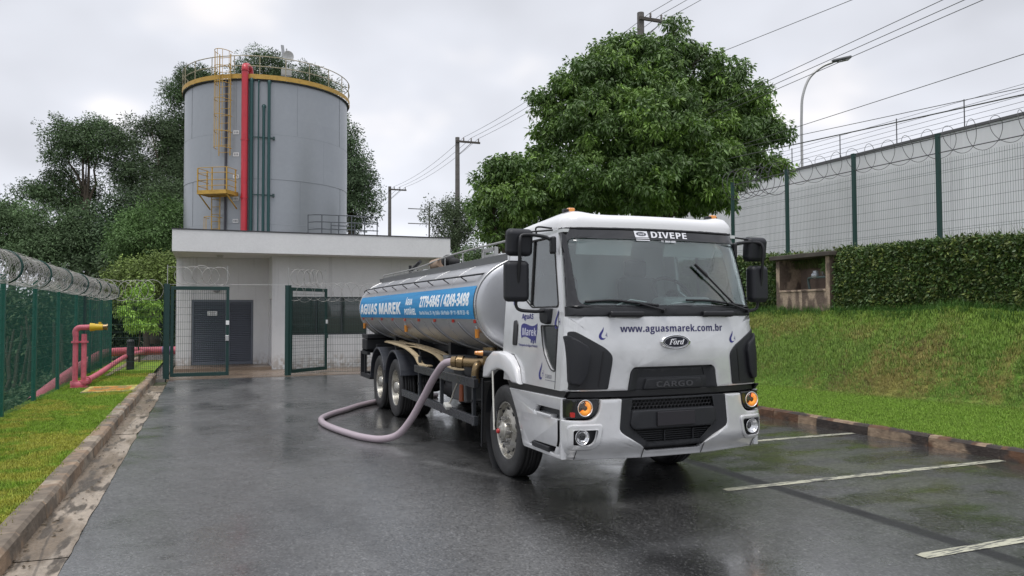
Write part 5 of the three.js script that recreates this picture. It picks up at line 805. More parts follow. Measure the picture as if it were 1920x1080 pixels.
    const rl = put('handrail', [tube([[s * 0.64, 2.60, z1 + 0.1], [s * 0.64, 2.61, -5.4], [s * 0.64, 2.69, -3.4], [s * 0.64, 2.70, z0 + 0.02]], 0.014, 40, 6), tube([[s * 0.64, 2.55, z1 + 0.1], [s * 0.64, 2.56, -5.5]], 0.009, 10, 5)], M.galv, t);
    for (let k = 0; k < 9; k++) { const z = mix(z0 - 0.15, z1 + 0.12, k / 8); put('rail_post', [rod([s * 0.64, 2.45, z], [s * 0.64, z > -4.4 ? 2.68 : 2.60, z], 0.011, 0.011, 5)], M.galv, rl); }
  }
  put('walkway', [span(-0.62, 0.62, 2.49, 2.515, z1 + 0.2, z0 - 0.2)], M.coaming, t);
  for (const z of [-2.4, -4.6, -6.6]) { const h = put('manhole', [rod([0, 2.5, z], [0, 2.60, z], 0.27, 0.27, 24)], M.steel, t); put('lid', [rod([0, 2.60, z], [0, 2.64, z], 0.29, 0.27, 24)], M.steel, h); }
  put('vent_frame', [beam([-0.45, 2.5, -2.0], [-0.45, 2.70, -2.0], 0.05, 0.05), beam([-0.45, 2.5, -2.5], [-0.45, 2.70, -2.5], 0.05, 0.05), beam([-0.45, 2.68, -2.0], [-0.45, 2.68, -2.5], 0.05, 0.05), beam([-0.45, 2.60, -2.0], [-0.45, 2.60, -2.5], 0.03, 0.03), rod([-0.2, 2.55, -1.6], [0.1, 2.85, -2.1], 0.03)], M.galv, t);
  put('top_valve', [rod([-0.4, 2.56, -7.0], [-0.4, 2.74, -7.0], 0.03), rod([-0.4, 2.62, -7.0], [-0.3, 2.80, -6.6], 0.035)], M.darkPlastic, t);
}
// outlet valve under the front of the tank
{
  const z = -1.42, v = put('outlet_valve', [rod([-0.86, 1.36, z + 0.3], [-0.86, 1.14, z + 0.3], 0.09, 0.09, 16), tube([[-0.86, 1.2, z + 0.3], [-0.9, 1.17, z + 0.24], [-1.02, 1.16, z + 0.12], [-1.12, 1.165, z + 0.02], [-1.20, 1.17, z - 0.02]], 0.06, 24, 14)], M.brass, truck);
  put('coupling', [rod([-1.12, 1.165, z + 0.02], [-1.18, 1.17, z - 0.02], 0.082, 0.082, 18), rod([-1.19, 1.17, z - 0.03], [-1.24, 1.17, z - 0.07], 0.075, 0.07, 18)], M.brass, v);
  put('drain_elbow', [tube([[-0.95, 1.16, z + 0.2], [-1.02, 1.12, z + 0.24], [-1.04, 1.0, z + 0.24], [-1.04, 0.94, z + 0.24]], 0.05, 16, 12), rod([-1.04, 0.97, z + 0.24], [-1.04, 0.92, z + 0.24], 0.065)], M.brass, v);
  put('pump', [rbox(0.5, 0.2, 0.5, 0.05, -0.75, 1.04, z - 0.1)], M.chassis, truck);
}

// ───────────── hoses ─────────────
{
  const W = (x, y, z) => [x, y, z], r = 0.049;
  tag(put('suction_hose', [tube([W(2.93, 1.17, -9.415), W(2.86, 1.15, -9.5), W(2.79, 0.98, -9.72), W(2.70, 0.66, -10.0), W(2.58, 0.34, -10.22), W(2.44, 0.13, -10.38), W(2.27, r + 0.01, -10.55), W(2.08, r, -10.85), W(1.93, r, -11.35), W(1.80, r, -12.0), W(1.745, r, -12.55), W(1.80, r, -13.1), W(2.05, r, -13.65), W(2.35, r, -14.1), W(2.75, r, -14.75), W(3.15, r, -15.2), W(3.7, r, -15.6), W(4.6, r, -15.9)], r, 160, 16)], M.hose), 'thick mauve suction hose hanging from the tanker outlet and looped over the wet asphalt', 'hose');
  const ribbon = (pts, w, t) => { const c = new THREE.CatmullRomCurve3(pts.map((p) => V(...p))), g = new THREE.ExtrudeGeometry(shape([[-t / 2, -w / 2], [t / 2, -w / 2], [t / 2, w / 2], [-t / 2, w / 2]]), { steps: 50, extrudePath: c }); return g; };
  const FH = [[[[3.40, 1.24, -15.3], [3.32, 1.26, -14.2], [3.24, 1.22, -13.1], [3.22, 1.24, -12.3], [3.25, 1.17, -11.3], [3.22, 1.05, -10.6], [3.20, 1.03, -9.9], [3.28, 1.06, -9.6]], 'outer of the beige flat hoses draped over the rear mudguards and side guard'], [[[3.55, 1.27, -14.9], [3.42, 1.25, -13.9], [3.34, 1.26, -12.9], [3.36, 1.22, -11.9], [3.38, 1.12, -10.8], [3.34, 1.05, -9.9], [3.4, 1.08, -9.5]], 'inner of the beige flat hoses draped beside the tank cradle'], [[[3.22, 1.25, -14.6], [3.14, 1.25, -13.6], [3.12, 1.20, -12.5], [3.11, 1.10, -11.9], [3.10, 1.0, -11.6], [3.16, 0.99, -11.3]], 'short beige flat hose hanging down to the rear end of the side guard']];
  FH.forEach(([p, l]) => tag(put('flat_hose', [ribbon(p, 0.085, 0.02)], M.flatHose), l, 'hose'));
}

tag(put('rolled_mat', [rod([3.58, 2.62, -12.1], [3.62, 2.62, -12.75], 0.085, 0.085, 16)], mat([0.42, 0.30, 0.22], 0.85, 0, { map: tone([0.9, 0.9, 0.9], 0.4, 9, 52) })), 'rolled tan mat lying on the tanker walkway behind the handrail', 'mat');
tag(put('cloth_bundle', [ball(0.13, 3.62, 2.63, -11.85, 0.9, 0.8, 1.3), ball(0.09, 3.66, 2.60, -11.68, 1, 0.8, 1.1)], M.rubber), 'black bundle lying in front of the rolled mat on the tanker walkway', 'bundle');
// ───────────── red fire pipes on the left ─────────────
{
  const h = thing('hydrant', 'pale red double riser hydrant with a yellow valve on the left lawn', 'hydrant', [-2.66, 0.13, -19.85]);
  for (const x of [-0.085, 0.085]) { const r = put('riser', [rod([x, 0.05, 0], [x, 1.22, 0], 0.056, 0.056, 16)], M.pipePink, h); put('flange', [rod([x, 0.10, 0], [x, 0.16, 0], 0.1, 0.1, 16), rod([x, 1.02, 0], [x, 1.06, 0], 0.09, 0.09, 16)], M.pipePink, r); }
  put('elbow', [tube([[-0.085, 1.18, 0], [-0.085, 1.30, 0], [-0.03, 1.36, 0], [0.10, 1.37, 0], [0.22, 1.375, 0]], 0.062, 24, 14)], M.pipePink, h);
  const v = put('valve', [rod([0.20, 1.375, 0], [0.30, 1.375, 0], 0.095, 0.085, 16), rod([0.30, 1.375, 0], [0.46, 1.375, 0], 0.075, 0.07, 16), rod([0.40, 1.375, 0], [0.40, 1.49, 0], 0.03)], mat([0.60, 0.40, 0.02], 0.5), h);
  put('coupling', [rod([0.46, 1.375, 0], [0.54, 1.375, 0], 0.06, 0.065, 14), rod([0.54, 1.375, 0], [0.56, 1.375, 0], 0.078, 0.078, 14), box(0.02, 0.04, 0.2, 0.55, 1.375, 0)], M.brass, v);
  put('base_elbow', [tube([[-0.085, 0.12, 0], [-0.08, 0.08, 0.02], [0.0, 0.07, 0.01], [0.06, 0.08, -0.02]], 0.1, 14, 14), box(0.34, 0.1, 0.3, 0, -0.02, 0)], M.pipePink, h);
  tag(put('fire_pipe', [tube([[-2.60, 0.24, -19.95], [-2.50, 0.30, -21.6], [-2.38, 0.42, -23.8], [-2.26, 0.52, -25.8], [-2.15, 0.52, -28.0], [-2.05, 0.47, -30.7]], 0.068, 40, 14), rod([-2.57, 0.25, -20.35], [-2.565, 0.255, -20.42], 0.095, 0.095, 16)], M.pipePink), 'thin pink pipe sloping back from the hydrant foot across the lawn', 'pipe');
  const big = tag(put('fire_pipe', [tube([[-3.3, -0.04, -18.4], [-3.3, 0.03, -19.3], [-3.3, 0.25, -23.3], [-3.28, 0.41, -27.4], [-3.22, 0.46, -29.8], [-2.95, 0.47, -30.6], [-2.4, 0.47, -30.9], [-1.6, 0.47, -30.95], [-0.95, 0.47, -30.95]], 0.145, 70, 16)], M.pipePink), 'thick pink pipe running behind the fence mesh and turning right into the pump house', 'pipe');
  put('paint_patch', [rod([-1.5, 0.47, -30.95], [-1.2, 0.47, -30.95], 0.149, 0.149, 16)], mat([0.24, 0.16, 0.30], 0.6), big);
  for (const [x, z, l] of [[-2.12, -25.9, 'short black post standing where the two pink pipes meet']]) { const b = thing('bollard', l, 'post', [x, 0, z]); put('post', [rod([0, 0, 0], [0, 0.98, 0], 0.11, 0.1, 14)], mat([0.015, 0.018, 0.02], 0.6), b); put('cap', [rod([0, 0.98, 0], [0, 1.05, 0], 0.12, 0.06, 14)], mat([0.02, 0.022, 0.024], 0.6), b); }
  const pt = dataTex(256, 256, (u, v) => { const e = Math.min(u, 1 - u, v, 1 - v) < 0.09, w = sstep(0.34, 0.5, fbm(u * 7, v * 7, 4, 0, 200)), k = 0.8 + 0.4 * fbm(u * 40, v * 40, 2, 0, 201); return e ? [mix(0.2, 0.50, w) * k, mix(0.2, 0.40, w) * k, mix(0.04, 0.12, w) * k] : [mix(0.22, 0.46, w) * k, mix(0.16, 0.17, w) * k, mix(0.05, 0.02, w) * k]; });
  const g = sheet([-2.42, -1.46], [-18.35, -19.75], () => 0.165, (x, z) => [(x + 2.42) / 0.96, (z + 19.75) / 1.4]);
  const mk = thing('hydrant_floor_mark', 'orange rectangle with yellow border painted on a slab in the lawn', 'ground marking'); put('paint', g, mat([1, 1, 1], 0.7, 0, { map: pt }), mk); put('slab', [span(-2.44, -1.44, 0.06, 0.161, -19.78, -18.33)], mat([0.3, 0.26, 0.2], 0.85), mk);
}

// ───────────── concrete niche in the hedge ─────────────
{
  const nt = dataTex(256, 256, (u, v) => { const a = fbm(u * 5, v * 3, 5, 0, 210), b = fbm(u * 30, v * 30, 3, 0, 211), st = sstep(0.45, 0.62, a), k = 0.75 + 0.5 * b; return [mix(0.43, 0.15, st) * k, mix(0.33, 0.11, st) * k, mix(0.24, 0.085, st) * k]; });
  const m = mat([1, 1, 1], 0.85, 0, { map: again(nt, 0.7, 0.7), bumpMap: again(bumpFine, 1, 1), bumpScale: 0.01 }), dk = mat([0.24, 0.18, 0.14], 0.9, 0, { map: tone([0.9, 0.9, 0.9], 0.5, 5, 214), bumpMap: again(bumpFine, 1, 1), bumpScale: 0.008 });
  const n = thing('concrete_niche', 'stained concrete meter niche with roof slab let into the hedge', 'niche', [12.85, 1.72, -14.08]);
  put('front_wall', [span(0, 0.12, 0.0, 0.54, -0.74, 0.74)], m, n); put('side_wall', [span(0, 0.75, 0, 1.32, -0.86, -0.742)], m, n); put('side_wall', [span(0, 0.75, 0, 1.32, 0.742, 0.86)], m, n);
  put('back_wall', [span(0.65, 0.75, 0.0, 1.318, -0.74, 0.74)], dk, n); put('roof_slab', [rbox(0.95, 0.10, 1.95, 0.015, 0.36, 1.37, 0)], mat([0.085, 0.072, 0.06], 0.9, 0, { map: tone([0.9, 0.9, 0.9], 0.4, 6, 215) }), n); put('sill', [rbox(0.24, 0.05, 1.50, 0.01, 0.1, 0.567, 0)], m, n); put('floor', [span(0.12, 0.65, 0.4, 0.5, -0.74, 0.74)], dk, n);
  const mt = thing('water_meter', 'pale round water meter on pipes inside the concrete niche', 'meter', [13.05, 2.64, -13.85]);
  put('body', [ball(0.085, 0, 0.0, -0.02, 1, 0.9, 1.1), rod([0, 0.04, 0], [0, 0.10, 0], 0.06)], mat([0.5, 0.52, 0.55], 0.4, 0.3), mt);
  put('pipe', [tube([[0.12, -0.42, -0.30], [0.06, -0.1, -0.30], [0.03, -0.06, -0.25], [0, -0.05, 0]], 0.028, 20, 8), rod([0, -0.05, 0], [0.02, -0.05, 0.58], 0.028)], mat([0.10, 0.14, 0.13], 0.5), mt);
  put('valve_wheel', [rod([0, -0.05, 0.28], [-0.05, 0.03, 0.28], 0.012), new THREE.TorusGeometry(0.05, 0.012, 6, 16).translate(-0.02, 0.04, 0.28)], mat([0.35, 0.36, 0.38], 0.4, 0.4), mt);
}

// ───────────── foliage ─────────────
function clumpLeaves(n, r, len, wid, droop, up = 0.2) {   // one spray of leaves: flat arrays
  const P = [], I = [];
  for (let k = 0; k < n; k++) {
    const d = V(rr(-1, 1), rr(-1, 1) + up, rr(-1, 1)).normalize(), c = d.clone().multiplyScalar(r * rr(0.25, 1)), dir = d.clone().add(V(rr(-0.4, 0.4), -droop * rr(0.5, 1.4), rr(-0.4, 0.4))).normalize(), sd = V(rr(-1, 1), rr(-0.4, 0.4), rr(-1, 1)).cross(dir).normalize(), nm = dir.clone().cross(sd), l = len * rr(0.65, 1.2), w = wid * rr(0.7, 1.2), i = P.length / 3;
    const pt = (f, s, b) => { const q = c.clone().addScaledVector(dir, l * f).addScaledVector(sd, w * s).addScaledVector(nm, b * l); P.push(q.x, q.y - droop * 0.35 * l * f * f, q.z); };
    pt(0, 0, 0); pt(0.45, -0.5, 0.04); pt(0.5, 0, -0.05); pt(0.45, 0.5, 0.04); pt(1, 0, 0.02);
    I.push(i, i + 1, i + 2, i, i + 2, i + 3, i + 1, i + 4, i + 2, i + 2, i + 4, i + 3);
  }
  return { P: new Float32Array(P), I };
}
function foliage(spots, protos, colour) {                 // spots: [x, y, z, size, tint]
  let nv = 0, ni = 0; const pick = spots.map(() => Math.floor(rnd() * protos.length)); pick.forEach((p) => { nv += protos[p].P.length / 3; ni += protos[p].I.length; });
  const P = new Float32Array(nv * 3), C = new Float32Array(nv * 3), I = new Uint32Array(ni), m = new THREE.Matrix4(), q = new THREE.Quaternion(), e = new THREE.Euler(), v = V(0, 0, 0); let a = 0, b = 0;
  spots.forEach((s, k) => {
    const pr = protos[pick[k]]; e.set(rr(-0.35, 0.35), rr(0, 6.28), rr(-0.35, 0.35)); q.setFromEuler(e); m.compose(V(s[0], s[1], s[2]), q, V(s[3], s[3], s[3])); const c = colour(s[4], s), a0 = a;
    for (let i = 0; i < pr.P.length; i += 3) { v.set(pr.P[i], pr.P[i + 1], pr.P[i + 2]).applyMatrix4(m); P[a * 3] = v.x; P[a * 3 + 1] = v.y; P[a * 3 + 2] = v.z; const j = 0.85 + 0.3 * hash((i / 15) | 0, k, 9); C[a * 3] = c[0] * j; C[a * 3 + 1] = c[1] * j; C[a * 3 + 2] = c[2] * j; a++; }
    for (const i of pr.I) I[b++] = a0 + i;
  });
  const g = new THREE.BufferGeometry(); g.setAttribute('position', new THREE.BufferAttribute(P, 3)); g.setAttribute('color', new THREE.BufferAttribute(C, 3)); g.setIndex(new THREE.BufferAttribute(I, 1)); g.computeVertexNormals(); return g;
}
function putLeaves(name, g, m, parent) { const o = new THREE.Mesh(g, m); o.castShadow = o.receiveShadow = true; o.name = parent ? name : numbered(name); (parent ?? scene).add(o); return o; }
function lobeSpots(lobes, per, size, o = {}) {            // lobes: [x, y, z, rx, ry, rz]; each lobe carries smaller tufts, each tuft its sprays
  const out = [], q = o.tuft ?? 0.9, hang = o.hang ?? 0.6;
  for (const [x, y, z, rx, ry, rz = rx] of lobes) {
    const area = (rx * ry + ry * rz + rx * rz) / 3, nt = Math.max(3, Math.round(area * 12.57 / (q * q) * (o.cover ?? 0.62)));
    for (let t = 0; t < nt; t++) {
      const d = V(rr(-1, 1), rr(-1, 1), rr(-1, 1)); if (d.length() > 1 || d.length() < 0.05) { t--; continue; } d.normalize();
      const f = mix(0.72, 1.04, rnd()), cx = x + d.x * rx * f, cy = y + d.y * ry * f, cz = z + d.z * rz * f, tq = q * rr(0.6, 1.25), tint = rnd(), n = Math.max(3, Math.round(per * tq * tq));
      for (let k = 0; k < n; k++) { const e = V(rr(-1, 1), rr(-1, 1), rr(-1, 1)); if (e.length() > 1) { k--; continue; } const u = e.y > 0 ? 1 : hang; out.push([cx + e.x * tq, cy + e.y * tq * 0.7 * u, cz + e.z * tq, size * rr(0.7, 1.25), rnd(), tint, e.y]); }
    }
    const ni = Math.round(per * area * (o.inner ?? 0.5)); for (let k = 0; k < ni; k++) { const e = V(rr(-1, 1), rr(-1, 1), rr(-1, 1)); if (e.length() > 1) { k--; continue; } out.push([x + e.x * rx * 0.75, y + e.y * ry * 0.75, z + e.z * rz * 0.75, size * rr(0.8, 1.2), rnd(), rnd(), -1]); }
  }
  return out;
}
function limb(a, b, r0, r1, wob = 0.12) { const A = V(...a), B = V(...b), L = A.distanceTo(B), n = 5, pts = []; for (let i = 0; i <= n; i++) { const t = i / n; pts.push(A.clone().lerp(B, t).add(V(rr(-1, 1), rr(-0.5, 0.5), rr(-1, 1)).multiplyScalar(i && i < n ? wob * L * 0.25 : 0))); } const g = []; for (let i = 0; i < n; i++) g.push(rod(pts[i].toArray(), pts[i + 1].toArray(), mix(r0, r1, i / n), mix(r0, r1, (i + 1) / n), 8, true)); return g; }
function tree(label, foot, lobes, o) {
  const t = thing('tree', label, 'tree', foot); const [fx, fy, fz] = foot;
  const sk = o.shrink ?? 0, rel = lobes.map(([x, y, z, ...r]) => [x - fx, y - fy, z - fz, ...r.map((q) => Math.max(q * 0.45, q - sk))]), ymin = Math.min(...rel.map((l) => l[1] - l[4])), ymax = Math.max(...rel.map((l) => l[1] + l[4])), fork = o.fork ?? mix(ymin, ymax, 0.35), mid = o.mid ?? [0, fork, 0];
  const tr = [...limb([0, -0.6, 0], mid, o.r, o.r * 0.62, 0.05)]; for (const l of rel) { tr.push(...limb([mid[0] * 0.8, mid[1] * rr(0.72, 1), mid[2] * 0.8], [l[0], l[1] + l[4] * 0.2, l[2]], o.r * 0.42, o.r * 0.08, 0.2)); for (let k = 0; k < 4; k++) tr.push(...limb([l[0] * 0.8 + mid[0] * 0.2, l[1] - l[4] * 0.1, l[2] * 0.8 + mid[2] * 0.2], [l[0] + l[3] * rr(-0.8, 0.8), l[1] + l[4] * rr(-0.3, 0.8), l[2] + l[3] * rr(-0.8, 0.8)], o.r * 0.14, o.r * 0.03, 0.25)); }
  put('trunk', tr, o.bark ?? M.bark, t);
  putLeaves('crown', foliage(lobeSpots(rel, o.per, o.size, o), o.protos, o.colour), o.mat, t); return t;
}
reseed(51);
const leafA = phys([1, 1, 1], 0.55, 0, { vertexColors: true, transmission: 0.34, thickness: 0 }), leafB = mat([1, 1, 1], 0.7, 0, { vertexColors: true });
const bigProto = Array.from({ length: 8 }, () => clumpLeaves(13, 0.16, 0.23, 0.085, 0.8, 0.35)), farProto = Array.from({ length: 8 }, () => clumpLeaves(34, 0.7, 0.27, 0.11, 0.35, 0.1)), pineProto = Array.from({ length: 8 }, () => clumpLeaves(40, 0.7, 0.32, 0.075, 0.3, 0.3)), hedgeProto = Array.from({ length: 8 }, () => clumpLeaves(12, 0.07, 0.062, 0.030, 0.25, 0.1));
const bigCol = (t, s) => { const k = 0.75 + 0.5 * ((t * 7.3) % 1), y = clamp((s[5] > 0.62 ? 0.30 + 0.9 * (s[5] - 0.62) : 0.05) + (t > 0.8 ? 0.25 : 0)); return [mix(0.076, 0.25, y) * k, mix(0.155, 0.41, y) * k, mix(0.026, 0.06, y) * k]; };
// the big tree behind the truck: camera-facing measurements turned into places
const CT = Math.cos(21.7 * RAD), ST = Math.sin(21.7 * RAD), at = (px, py, d) => { const l = (px - 960) / 1440 * d, h = 1.78 + (588 - py) / 1440 * d; return [l * CT + d * ST, h, -(d * CT - l * ST)]; };
const L = (px, py, d, wpx, hpx, dr) => { const s = d / 1440; return [...at(px, py, d), wpx * s / 2, (hpx ?? wpx) * s / 2, (dr ?? wpx) * s / 2]; };
tree('big dense round tree of glossy drooping leaves behind the truck cab', [at(1225, 405, 30)[0], 1.9, at(1225, 405, 30)[2]], [
  L(1230, 125, 30, 150, 150), L(1130, 140, 30, 150, 130), L(1310, 130, 30.3, 120, 140), L(1272, 54, 30, 66, 78), L(1180, 95, 30.5, 110, 80), L(1060, 185, 30, 110, 120), L(1010, 190, 30, 50, 70), L(1045, 240, 30, 110, 100), L(1130, 235, 29.2, 190, 170), L(1240, 240, 28.4, 200, 190), L(1350, 200, 30, 130, 130), L(1380, 265, 29.4, 150, 170), L(1445, 250, 30.4, 80, 75), L(1425, 215, 30.6, 70, 70), L(1440, 320, 30, 100, 70), L(1330, 330, 28.4, 190, 150), L(1215, 345, 28, 210, 140), L(1110, 335, 28.6, 190, 150), L(1030, 320, 30, 130, 140), L(1180, 165, 31, 240, 200), L(1300, 290, 31, 260, 220), L(1405, 185, 30, 110, 90), L(1435, 240, 30, 110, 80), L(1365, 140, 30, 110, 90), L(1120, 380, 30, 200, 60), L(1290, 385, 30, 200, 50)], { r: 0.34, per: 62, size: 0.84, tuft: 0.56, cover: 0.64, inner: 0.22, shrink: 0.40, protos: bigProto, colour: bigCol, mat: leafA, fork: 3.9 });
tree('lower bushy tree of the same drooping leaves, at the left foot of the big tree', [at(950, 400, 29)[0], 1.5, at(950, 400, 29)[2]], [
  L(945, 310, 29, 80, 90), L(915, 345, 29, 80, 80), L(985, 330, 29.2, 110, 100), L(960, 380, 28.6, 130, 110), L(915, 405, 29, 80, 90), L(990, 400, 29.4, 120, 110), L(940, 440, 29.4, 110, 70), L(1040, 385, 29.6, 110, 90)], { r: 0.2, per: 62, size: 0.84, tuft: 0.54, cover: 0.66, inner: 0.25, shrink: 0.34, protos: bigProto, colour: bigCol, mat: leafA, fork: 2.2 });
// trees behind the left fence and the tank
const dim = (r, g, b) => (t, s) => { const k = (0.7 + 0.5 * t) * (0.75 + 0.6 * (s?.[5] ?? 0.4)) * 1.95; return [r * k, g * k, b * k]; };
const far = (label, fpx, fpy, d, lobes, o = {}) => { const f = at(fpx, fpy, d); return tree(label, f, lobes, { r: 0.3, per: 9, size: 1.0, tuft: 1.15, cover: 0.7, inner: 0.35, protos: farProto, colour: dim(0.040, 0.068, 0.026), mat: leafB, ...o }); };
far('tall flat-topped tree with a bare forked trunk, left of the tank against the sky', 168, 560, 60, [L(150, 248, 60, 110, 44), L(112, 270, 60, 50, 50), L(190, 268, 60, 46, 36), L(158, 292, 60, 46, 26), L(108, 312, 60, 36, 44), L(72, 352, 60, 44, 36), L(128, 335, 60.5, 24, 40), L(155, 234, 60, 60, 22), L(60, 362, 60, 24, 24), L(98, 345, 60, 50, 50), L(110, 380, 60, 50, 50), L(135, 380, 61, 60, 50), L(168, 360, 61, 40, 50)], { fork: 8.2, mid: [-0.3, 8.2, 0], per: 9, size: 0.72 });
far('tall airy tree with layered branches, between the flat-topped tree and the tank', 300, 560, 61, [L(278, 230, 61, 60, 24), L(246, 262, 61, 60, 36), L(232, 300, 61, 50, 44), L(300, 258, 62, 60, 30), L(318, 300, 62, 70, 60), L(262, 330, 61, 60, 50), L(240, 350, 61, 60, 60), L(325, 355, 61, 60, 60), L(280, 385, 60, 90, 70)], { protos: pineProto, fork: 7, per: 7, size: 0.8, cover: 0.85, inner: 0.3, colour: dim(0.038, 0.060, 0.026) });
far('dark tall tree whose crown rises behind the left edge of the tank', 345, 540, 63, [L(345, 180, 63, 50, 50), L(330, 225, 63, 60, 60), L(360, 160, 63, 70, 44), L(385, 148, 63, 40, 36), L(325, 280, 63, 60, 60), L(340, 340, 63, 60, 80)], { protos: pineProto, fork: 12, per: 9, size: 0.85 });
far('grey-green bushy tree at the left edge of the picture', 20, 600, 55, [L(15, 400, 55, 80, 50), L(-20, 430, 55, 90, 90), L(45, 425, 55, 60, 60), L(25, 455, 55, 100, 60), L(55, 470, 55, 80, 60)], { colour: dim(0.05, 0.085, 0.032), per: 9, size: 0.8 });
far('rounded tree in front of the flat-topped tree trunk, above the razor wire', 135, 600, 54, [L(115, 430, 54, 70, 50), L(75, 445, 54, 60, 60), L(95, 480, 54, 120, 70), L(150, 462, 54, 90, 76), L(145, 415, 54, 44, 50)], { per: 10, size: 0.8 });
far('dark dense tree between the flat-topped tree and the bright shrub', 205, 600, 55, [L(200, 410, 55, 60, 50), L(222, 435, 55, 90, 80), L(180, 465, 55, 110, 80), L(235, 480, 54, 90, 80), L(222, 378, 56, 40, 40)], { per: 10, size: 0.85, colour: dim(0.030, 0.052, 0.022) });
far('fresh green domed tree left of the pump house fascia', 290, 620, 40, [L(292, 402, 40, 100, 70), L(328, 420, 40, 60, 80), L(255, 430, 40, 80, 66), L(282, 455, 39, 140, 80), L(330, 480, 39, 60, 70), L(235, 468, 40, 60, 60)], { per: 16, tuft: 0.8, size: 0.55, colour: dim(0.045, 0.085, 0.022) });
far('low yellow-green shrub behind the short fence beside the pump house', 275, 640, 35, [L(275, 505, 35, 90, 40), L(315, 515, 35, 60, 44), L(240, 522, 35, 60, 40), L(290, 538, 35, 120, 50), L(235, 545, 35, 70, 50)], { per: 14, tuft: 0.8, size: 0.55, r: 0.15, colour: dim(0.085, 0.12, 0.028) });
far('tree crown showing above the middle of the tank, behind the dish', 470, 560, 62, [L(490, 122, 62, 70, 40), L(462, 140, 62, 56, 34), L(515, 140, 62, 50, 30), L(440, 158, 62, 40, 24), L(535, 158, 62, 30, 24), L(480, 190, 63, 120, 50)], { protos: pineProto, fork: 14, per: 9, size: 0.75, tuft: 0.9 });
far('tree crown showing above the right half of the tank', 575, 560, 61, [L(570, 148, 61, 60, 36), L(600, 165, 61, 50, 36), L(555, 160, 61, 40, 30), L(590, 200, 62, 100, 60)], { protos: pineProto, fork: 14, per: 9, size: 0.75, tuft: 0.9 });
far('tall dark tree standing out past the right side of the tank', 655, 560, 58, [L(640, 250, 58, 60, 70), L(655, 300, 58, 50, 70), L(668, 340, 58, 60, 60), L(680, 355, 58, 44, 60), L(672, 400, 58, 56, 60), L(640, 360, 58, 70, 90), L(690, 330, 58, 24, 30)], { protos: farProto, fork: 10, per: 10, size: 0.7, tuft: 0.9, colour: dim(0.034, 0.058, 0.024) });
far('small sparse dark tree by the power pole, above the tanker roof', 850, 560, 40, [L(830, 395, 40, 44, 34), L(862, 390, 40, 44, 40), L(845, 425, 40, 60, 44), L(872, 425, 40, 40, 50), L(812, 408, 40, 26, 20), L(850, 455, 40, 60, 36)], { per: 26, tuft: 0.5, cover: 0.6, inner: 0.2, size: 0.42, r: 0.14, fork: 3.4, colour: dim(0.040, 0.058, 0.026) });
far('low shrub beside the small dark tree, right above the tank walkway', 890, 560, 38, [L(882, 470, 38, 50, 40), L(905, 480, 38, 40, 40)], { per: 26, tuft: 0.5, size: 0.42, r: 0.1, fork: 0.8, colour: dim(0.045, 0.075, 0.026) });
// sapling
{ const f = at(262, 690, 27); tree('young bright green sapling behind the short fence left of the gate', [f[0], 0.1, f[2]], [L(262, 548, 27, 30, 34), L(250, 590, 27, 44, 50), L(280, 575, 27, 40, 26), L(268, 610, 27, 44, 26)], { r: 0.035, per: 60, tuft: 0.28, size: 0.6, fork: 1.3, protos: bigProto, mat: leafB, colour: dim(0.13, 0.22, 0.035) }); }
// woodland seen through the left fence
{
  const sp = []; for (let k = 0; k < 5200; k++) { const px = rr(-260, 345), d = rr(41, 54), [x, , z] = at(px, 588, d); const y = groundY(x, z) + rr(-0.4, 1) + (6.2 * (0.5 + 0.6 * fbm(px * 0.012, d * 0.2, 3, 0, 220))) * Math.sqrt(rnd()); sp.push([x, y, z, rr(0.8, 1.25), rnd()]); }
  for (let k = 0; k < 1500; k++) { const x = -3.6 - 9 * rnd(), z = -12 - 26 * rnd(); sp.push([x, groundY(x, z) + rr(-0.1, 0.35), z, rr(0.3, 0.6), rnd()]); }
  const w = putLeaves('woodland', foliage(sp, farProto, dim(0.034, 0.056, 0.022)), leafB); tag(stuff(w), 'dense dark undergrowth filling the slope behind the green fence', 'undergrowth');
  const tr = []; for (let k = 0; k < 26; k++) { const [x, , z] = at(rr(-60, 215), 588, rr(34, 40)); tr.push(...limb([x, groundY(x, z) - 0.3, z], [x + rr(-0.5, 0.5), groundY(x, z) + rr(2, 4), z], 0.1, 0.05, 0.1)); }
  tag(stuff(put('tree_trunks', tr, M.bark)), 'thin dark trunks standing in the undergrowth behind the green fence', 'undergrowth');
}
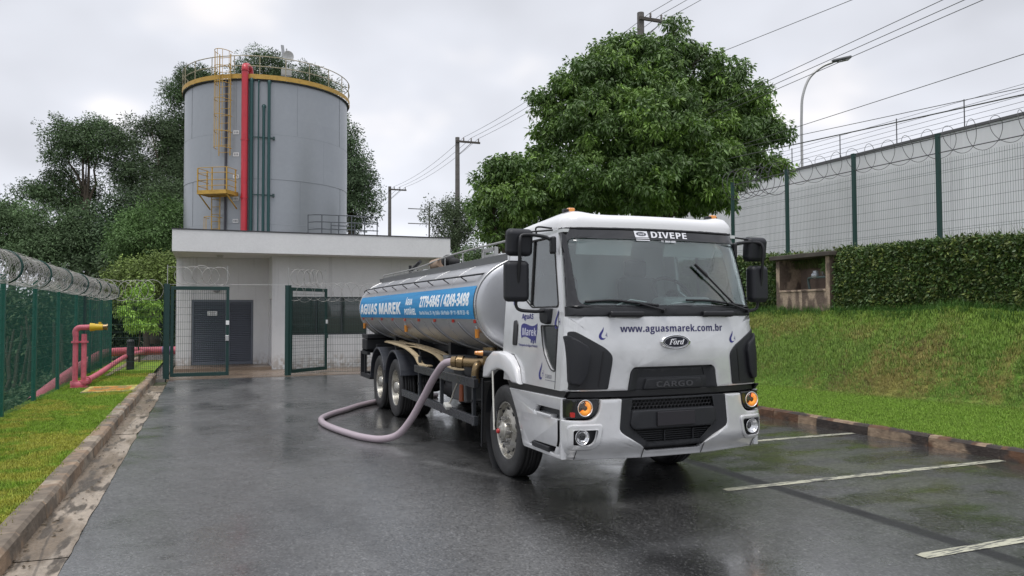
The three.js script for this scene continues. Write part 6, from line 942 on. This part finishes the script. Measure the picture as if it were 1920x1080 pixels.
// hedge
{
  const h = thing('hedge', 'long clipped dark green hedge on top of the bank below the fence', 'hedge'), sp = [], gap = (x, z) => z < -13.15 && z > -15.0 && x < 13.62;
  const topY = (z) => 3.06 + 0.014 * (-z - 8) + 0.06 * (fbm(z * 0.9, 2, 3, 0, 230) - 0.5);
  for (let k = 0; k < 21000; k++) { const z = rr(-19.5, -4.5), top = topY(z), f = rnd(); let x, y; if (f < 0.62) { y = mix(1.72, top, rnd()); x = 12.92 + 0.10 * (fbm(z * 1.6, y * 1.6, 3, 0, 231) - 0.5) * 2 + rr(0, 0.14) + 0.06 * sstep(2.5, 3.1, y); } else if (f < 0.86) { x = rr(12.95, 13.75); y = top + rr(-0.10, 0.02) + (rnd() > 0.97 ? rr(0, 0.12) : 0); } else { x = rr(13.05, 13.6); y = mix(1.8, top, rnd()); } if (gap(x, z) && !(y > 2.95 && x > 13.3)) continue; sp.push([x, y, z, rr(0.8, 1.45), rnd(), y > top - 0.16]); }
  for (let k = 0; k < 60; k++) sp.push([rr(12.98, 13.2), rr(2.72, 2.98), rr(-13.62, -13.40), 1.0, 1.3, true]);
  putLeaves('leaves', foliage(sp, hedgeProto, (t, s) => { const k = 0.55 + 0.9 * t; const y = ((t * 13.7) % 1) < 0.26; return y ? [0.145 * k, 0.185 * k, 0.042 * k] : [0.068 * k, 0.122 * k, 0.030 * k]; }), mat([1, 1, 1], 0.5, 0, { vertexColors: true }), h);
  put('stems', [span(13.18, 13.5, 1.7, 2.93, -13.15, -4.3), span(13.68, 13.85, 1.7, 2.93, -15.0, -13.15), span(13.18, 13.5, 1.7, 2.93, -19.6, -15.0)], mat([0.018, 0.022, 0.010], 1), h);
}
// fallen leaves in the gutter
{ reseed(61); const fl = new THREE.InstancedMesh(new THREE.CircleGeometry(0.02, 5).scale(1.6, 0.8, 1).rotateX(-Math.PI / 2), mat([1, 1, 1], 0.8), 260), o = new THREE.Object3D(), c = new THREE.Color(); for (let k = 0; k < 260; k++) { const z = -4.5 - 17 * rnd(); o.position.set(-1.27 + 0.34 * rnd() ** 1.8, 0.017, z); o.rotation.set(rr(-0.2, 0.2), rr(0, 6.28), rr(-0.2, 0.2)); const s = rr(0.35, 0.9); o.scale.set(s, s, s); o.updateMatrix(); fl.setMatrixAt(k, o.matrix); const q = rr(0.5, 1.1); c.setRGB(0.085 * q, 0.06 * q, 0.03 * q); fl.setColorAt(k, c); } fl.name = 'fallen_leaves'; tag(stuff(fl), 'small brown fallen leaves scattered in the concrete gutter', 'leaves'); scene.add(fl); }

scene.traverse((o) => { if (o.isMesh) { o.castShadow = true; o.receiveShadow = true; } });
renderer.render(scene, camera);
